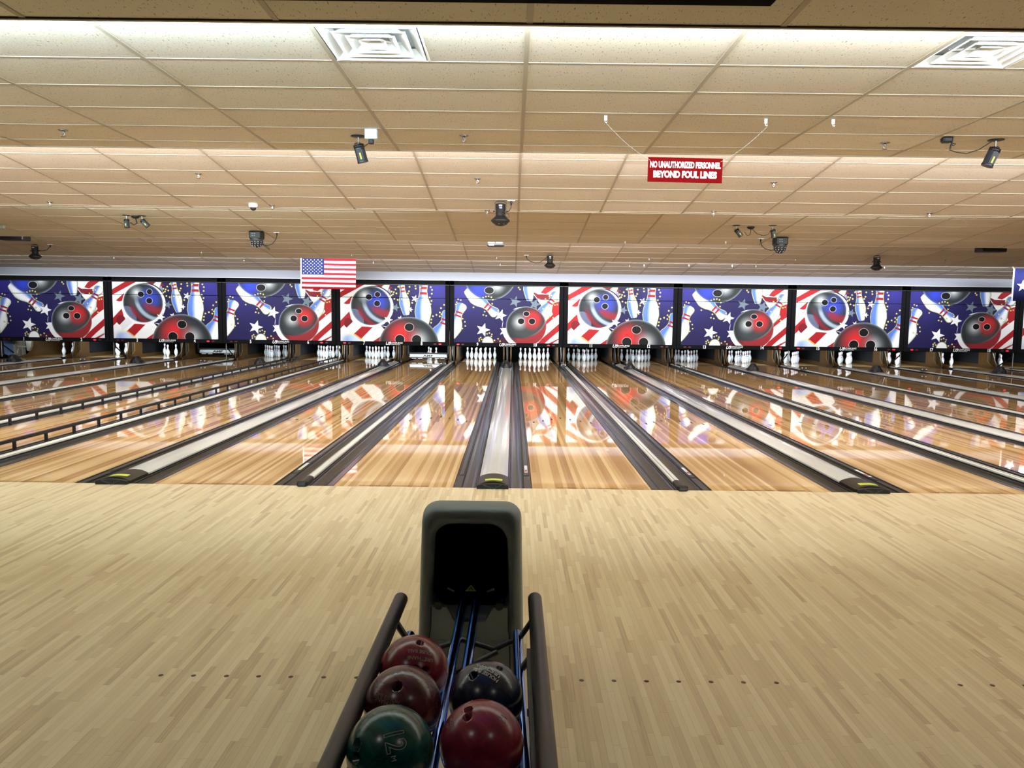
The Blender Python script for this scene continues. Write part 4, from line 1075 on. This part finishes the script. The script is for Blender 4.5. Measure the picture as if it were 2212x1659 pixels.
# pin spots
def make_spot(tilt_x, tilt_y, ln=.17, r=.055):
    root = thing('spotlight', 'x', 'spotlight', group='small black ceiling spotlights')
    b = MB(); b.lathe([(.075, 0), (.075, -.006), (.03, -.012)], 'black', 18); b.build('ceiling_plate', parent=root)
    b = MB(); b.tube([(0, 0, -.01), (0, 0, -.07)], .008, 'steel', 8); b.tube([(-.035, 0, -.10), (-.035, 0, -.075), (0, 0, -.065), (.035, 0, -.075), (.035, 0, -.10)], .006, 'black', 6); b.build('yoke', parent=root)
    ax = Vector((tilt_x, tilt_y, -1)).normalized(); c0 = Vector((0, 0, -.085))
    b = MB(); b.lathe([(r*.75, 0), (r*.95, .015), (r, .03), (r, ln-.01), (r*1.06, ln), (r*1.06, ln+.012), (r*.9, ln+.012)], 'silver', 10, tuple(c0), tuple(ax))
    b.lathe([(r*1.02, .0), (r*1.02, .035)], 'black', 10, tuple(c0), tuple(ax)); h = b.build('housing', parent=root)
    b = MB(); q = Vector((0, 0, 1)).rotation_difference(ax); e = Vector((0, -1, 0)); e = (e-ax*e.dot(ax)).normalized(); s_ = ax.cross(e)
    for (mt, wx, la, lb, off) in (('black', .03, .04, ln-.01, .001), ('yellow', .008, .085, ln-.02, .003)):
        p = c0+e*(r+off); vs = [p+s_*wx+ax*la, p-s_*wx+ax*la, p-s_*wx+ax*lb, p+s_*wx+ax*lb]; vs += [v-e*.006 for v in vs]
        b.add(vs, [(0, 1, 2, 3), (0, 1, 5, 4), (1, 2, 6, 5), (2, 3, 7, 6), (3, 0, 4, 7)], mt)
    b.build('rating_label', parent=h); return root
def cable(name, pts, label, r=.004):
    b = MB(); b.tube(pts, r, 'rubber', 6); return b.build(name, label=label, cat='cable', group='ceiling light cables')
z1_ = 3.153
sp = make_spot(.25, .15); sp.scale = (.9,)*3; sp.location = (-1.27, .45, z1_); sp['label'] = 'black and grey spotlight beside the white junction box, left of centre in the nearest bay'
sp = make_spot(-.35, .15); sp.scale = (.9,)*3; sp.location = (4.46, .29, z1_); sp['label'] = 'black and grey spotlight at right in the nearest bay, joined by a drooping cable'
cable('power_cable', [(4.02, .24, 3.05), (4.08, .24, 3.03), (4.18, .25, 3.02), (4.3, .27, 3.06), (4.42, .29, 3.135)], 'thin black cable drooping between the box and the spotlight in the nearest bay')
S3 = lambda y: zc(y, SEG[3]); S4 = lambda y: zc(y, SEG[4]); S2 = lambda y: zc(y, SEG[2])
for (x, y, tx, ty, lab) in ((-6.66, 6.99, .1, -.1, 'upright black spotlight, left one of the pair in the third bay at left'), (-6.40, 7.02, .9, .2, 'tilted black spotlight, right one of the pair in the third bay at left'),
                            (4.14, 7.22, .9, .2, 'tilted black spotlight, left one of the pair in the third bay at right'), (4.78, 7.18, .25, .1, 'slightly tilted black spotlight, right one of the pair in the third bay at right')):
    s_ = make_spot(tx, ty, .15, .05); s_.scale = (.9,)*3; s_.location = (x, y, S3(y)); s_['label'] = lab
cable('power_cable', [(4.28, 7.2, 3.05), (4.34, 7.22, 2.98), (4.40, 7.25, 3.0), (4.43, 7.3, 3.12)], 'thin black cable from the middle box to the left spotlight of the right hand pair', .005)
cable('power_cable', [(4.45, 7.3, 3.11), (4.52, 7.25, 3.02), (4.62, 7.2, 2.98), (4.70, 7.18, 3.0), (4.75, 7.18, 3.08)], 'thin black cable from the middle box to the right spotlight of the right hand pair', .005)
cable('power_cable', [(-6.60, 7.0, 3.06), (-6.55, 7.02, 3.02), (-6.50, 7.04, 3.05), (-6.53, 7.05, 3.14)], 'short black looped cable between the pair of spotlights at left', .012)
# junction boxes
jb = thing('junction_box', 'white metal junction box with black plug beneath, left of centre in the nearest bay', 'junction box', (-1.10, .17, z1_))
b = MB(); b.rbox((-.055, -.03, -.09), (.055, .035, 0), 'galv', .006); 
for x in (-.03, 0, .03): b.lathe([(.012, 0), (.012, .002)], 'white', 12, (x, -.0305, -.035), (0, -1, 0))
b.build('box', parent=jb)
b = MB(); b.rbox((-.022, -.02, -.13), (.022, .02, -.088), 'rubber', .006); b.tube([(-.02, 0, -.12), (-.08, .1, -.13), (-.14, .25, -.12)], .004, 'rubber', 6); b.build('plug', parent=jb)
jb = thing('junction_box', 'small black ceiling box left of the spotlight in the nearest bay at right', 'junction box', (3.99, .21, z1_))
b = MB(); b.rbox((-.055, -.03, -.05), (.03, .04, 0), 'rubber', .012); b.build('box', parent=jb)
b = MB(); b.tube([(.04, 0, 0), (.03, 0, -.06), (.02, 0, -.10)], .007, 'rubber', 6); b.tube([(.03, 0, -.05), (.07, 0, -.06), (.05, 0, -.075), (.03, 0, -.06)], .004, 'rubber', 6); b.build('plug', parent=jb)
for (x, y, lab) in ((-6.53, 7.05, 'round black ceiling box between the pair of spotlights at left'), (4.43, 7.32, 'round black ceiling box between the pair of spotlights at right')):
    b = MB(); b.lathe([(.07, 0), (.07, -.01), (.045, -.04), (.0, -.05)], 'rubber', 14); b.build('junction_box', loc=(x, y, S3(y)), label=lab, cat='junction box')

# mushroom effect lights
def make_par():
    root = thing('effect_light', 'x', 'stage light', group='black mushroom effect lights')
    b = MB(); b.tube([(-.12, 0, -.22), (-.12, 0, -.05), (-.08, 0, -.012), (.08, 0, -.012), (.12, 0, -.05), (.12, 0, -.22)], .008, 'black', 6); b.box((-.07, -.02, -.012), (.07, .02, 0), 'black'); b.build('yoke', parent=root)
    for sx in (-1, 1):
        b = MB(); b.lathe([(.008, 0), (.008, .02), (.02, .022), (.02, .045), (.0, .047)], 'black', 10, (sx*.118, 0, -.235), (sx, 0, 0)); b.build('knob', parent=root)
    b = MB(); b.lathe([(.0, -.075), (.10, -.075), (.107, -.085), (.107, -.33), (.115, -.345), (.12, -.35), (.205, -.425), (.212, -.44), (.212, -.452), (.200, -.462), (.15, -.510), (.09, -.545), (.05, -.555), (0, -.557)], 'rubber', 28); h = b.build('housing', parent=root)
    b = MB(); b.box((-.035, -.112, -.13), (.035, -.105, -.105), 'label'); b.box((-.03, -.112, -.19), (.035, -.105, -.145), 'silver'); b.build('rating_label', parent=h)
    for k in range(7):
        b = MB(); t = 2*math.pi*k/7; b.lathe([(.02, 0), (.02, .006), (0, .010)], 'grey', 10, (.13*math.cos(t), .13*math.sin(t), -.522), (math.cos(t)*.5, math.sin(t)*.5, -1)); b.build('lens', parent=h)
    return root
pr0 = make_par(); pr0.scale = (.64,)*3; pr0.location = (-.03, 4.32, S2(4.32)); pr0['label'] = 'large black mushroom-shaped stage light hanging at the edge of the second bay, centre'
dup(pr0, (1.04, 12.03, S4(12.03)), 'black mushroom-shaped stage light in the fourth bay, just right of centre, with long drooping cable')
dup(pr0, (-11.18, 11.68, S4(11.68)), 'black mushroom-shaped stage light at the far left of the fourth bay')
dup(pr0, (8.81, 11.78, S4(11.78)), 'black mushroom-shaped stage light in the fourth bay at right')
b = MB(); b.tube([(.12, 4.31, S2(4.31)-.03), (.12, 4.30, 3.04), (.09, 4.28, 2.985), (.04, 4.24, 2.965), (-.03, 4.235, 2.98), (-.06, 4.235, 3.04)], .005, 'rubber', 6)
b.tube([(.03, 4.235, 2.965), (.085, 4.235, 2.935), (.095, 4.235, 2.90), (.06, 4.235, 2.89), (.015, 4.235, 2.935), (-.03, 4.235, 2.98)], .005, 'rubber', 6)
b.build('power_cable', label='coiled black cable on the large mushroom light in the centre', cat='cable', group='ceiling light cables')
cable('power_cable', [(.47, 12.23, 2.93), (.49, 12.2, 2.86), (.56, 12.15, 2.80), (.68, 12.1, 2.765), (.80, 12.05, 2.77), (.89, 12.03, 2.83), (.96, 12.0, 2.89), (.99, 12.0, 2.93)], 'long drooping black cable between outlet and mushroom light right of centre', .007)
cable('power_cable', [(-11.11, 11.6, 2.90), (-10.98, 11.62, 2.87), (-10.87, 11.64, 2.90), (-10.82, 11.66, 2.97), (-10.80, 11.66, 3.0)], 'black cable between outlet and mushroom light at far left', .008)
# outlets
def outlet(x, y, z, lab):
    root = thing('power_outlet', lab, 'power outlet', (x, y, z), 'white ceiling outlets'); b = MB(); b.rbox((-.055, -.035, -.012), (.055, .035, 0), 'white', .003); b.build('outlet_plate', parent=root)
    b = MB(); b.lathe([(.0, -.012), (.016, -.012), (.016, -.03), (.008, -.07), (0, -.07)], 'rubber', 10); b.build('plug', parent=root)
outlet(.12, 4.31, S2(4.31), 'white ceiling outlet beside the large central mushroom light')
outlet(.47, 12.23, S4(12.23), 'white ceiling outlet at the left end of the long drooping cable')
outlet(-10.80, 11.66, S4(11.66), 'ceiling outlet beside the far left mushroom light')
outlet(-4.42, 8.32, S3(8.32), 'white ceiling outlet right of the left black dome light')
outlet(4.94, 8.34, S3(8.34), 'white ceiling outlet left of the right black dome light')
# dome lights
def make_dome():
    root = thing('disco_dome_light', 'x', 'disco light', group='black disco dome lights')
    b = MB(); b.rbox((-.15, -.05, -.006), (.15, .05, 0), 'black', .002); b.build('mounting_plate', parent=root)
    b = MB(); b.rbox((-.118, -.118, -.15), (.118, .118, -.0), 'rubber', .02); b.lathe([(.0, -.13), (.118, -.13), (.122, -.14), (.122, -.19), (.0, -.19)], 'grey', 20)
    for x in (-.045, -.005):
        for z in (-.05, -.09): b.box((x-.012, -.122, z-.010), (x+.012, -.116, z+.010), 'silver')
    h = b.build('housing', parent=root)
    b = MB(); b.lathe([(.120, -.185), (.116, -.22), (.100, -.255), (.072, -.285), (.035, -.303), (0, -.308)], 'rubber', 24)
    o = b.build('dome', parent=root)
    for (rr_, zz, n) in ((.118, -.20, 12), (.107, -.238, 12), (.082, -.270, 9), (.048, -.292, 5)):
        for k in range(n):
            t = 2*math.pi*(k+.5*(n % 2))/n; d = Vector((math.cos(t)*rr_, math.sin(t)*rr_, (zz+.185)*1.0)).normalized()
            b = MB(); b.lathe([(.013, 0), (.013, .006), (.008, .010), (0, .011)], 'lens', 8, (rr_*math.cos(t), rr_*math.sin(t), zz), tuple(d)); b.build('lens', parent=o)
    return root
d0 = make_dome(); d0.location = (-4.79, 8.26, S3(8.26)); d0['label'] = 'black disco dome light studded with lenses in the third bay at left'
dup(d0, (5.28, 8.23, S3(8.23)), 'black disco dome light studded with lenses in the third bay at right')
cable('power_cable', [(-4.42, 8.32, 2.98), (-4.44, 8.3, 2.90), (-4.50, 8.28, 2.82), (-4.58, 8.26, 2.79), (-4.66, 8.22, 2.80), (-4.55, 8.2, 2.72), (-4.52, 8.2, 2.70), (-4.56, 8.2, 2.76), (-4.70, 8.2, 2.84)], 'black looped cable from the left disco dome light to its outlet', .007)
cable('power_cable', [(4.94, 8.34, 2.98), (4.96, 8.32, 2.90), (5.02, 8.28, 2.84), (5.12, 8.24, 2.81), (5.20, 8.2, 2.83)], 'black drooping cable from the right disco dome light to its outlet', .007)
# camera
root = thing('security_camera', 'white dome security camera at the edge of the second bay, left of centre', 'security camera', (-3.65, 4.67, S2(4.67)))
b = MB(); b.lathe([(0, 0), (.062, 0), (.066, -.02), (.060, -.045), (.05, -.055), (0, -.055)], 'white', 22); b.build('base', parent=root)
b = MB(); b.lathe([(.044, -.05), (.042, -.07), (.030, -.092), (0, -.104)], 'rubber', 18); b.build('dome', parent=root)
# flat black fixtures behind the third lip
for (x, lab, wh) in ((-10.35, 'flat black projector box below the far edge of the third bay, far left', 0), (-.22, 'flat black and white projector box below the far edge of the third bay, centre', 1), (10.2, 'flat black projector box below the far edge of the third bay, far right', 0)):
    y = 9.6; root = thing('projector', lab, 'projector', (x, y, 2.94), 'flat projectors in the fourth bay'); s_ = .26 if not wh else .18
    b = MB(); b.rbox((-s_, -.1, 0), (s_, .2, .10), 'black', .015); b.build('housing', parent=root)
    if wh:
        b = MB(); b.rbox((-.15, -.108, .055), (-.02, -.10, .085), 'label', .003); b.rbox((.01, -.108, .055), (.14, -.10, .085), 'label', .003); b.rbox((-.14, -.108, .005), (-.03, -.10, .03), 'label', .003); b.build('vent_grille', parent=root)
    b = MB(); b.tube([(0, .05, .09), (0, .05, S4(y+.05)-2.94)], .02, 'black', 8); b.build('ceiling_mount', parent=root)
root = thing('ceiling_sensor', 'small grey ceiling sensor at the left edge of the view', 'sensor', (-9.49, 7.94, S3(7.94)))
b = MB(); b.rbox((-.06, -.03, -.07), (.06, .03, 0), 'greymachine', .008); b.build('sensor_body', parent=root)
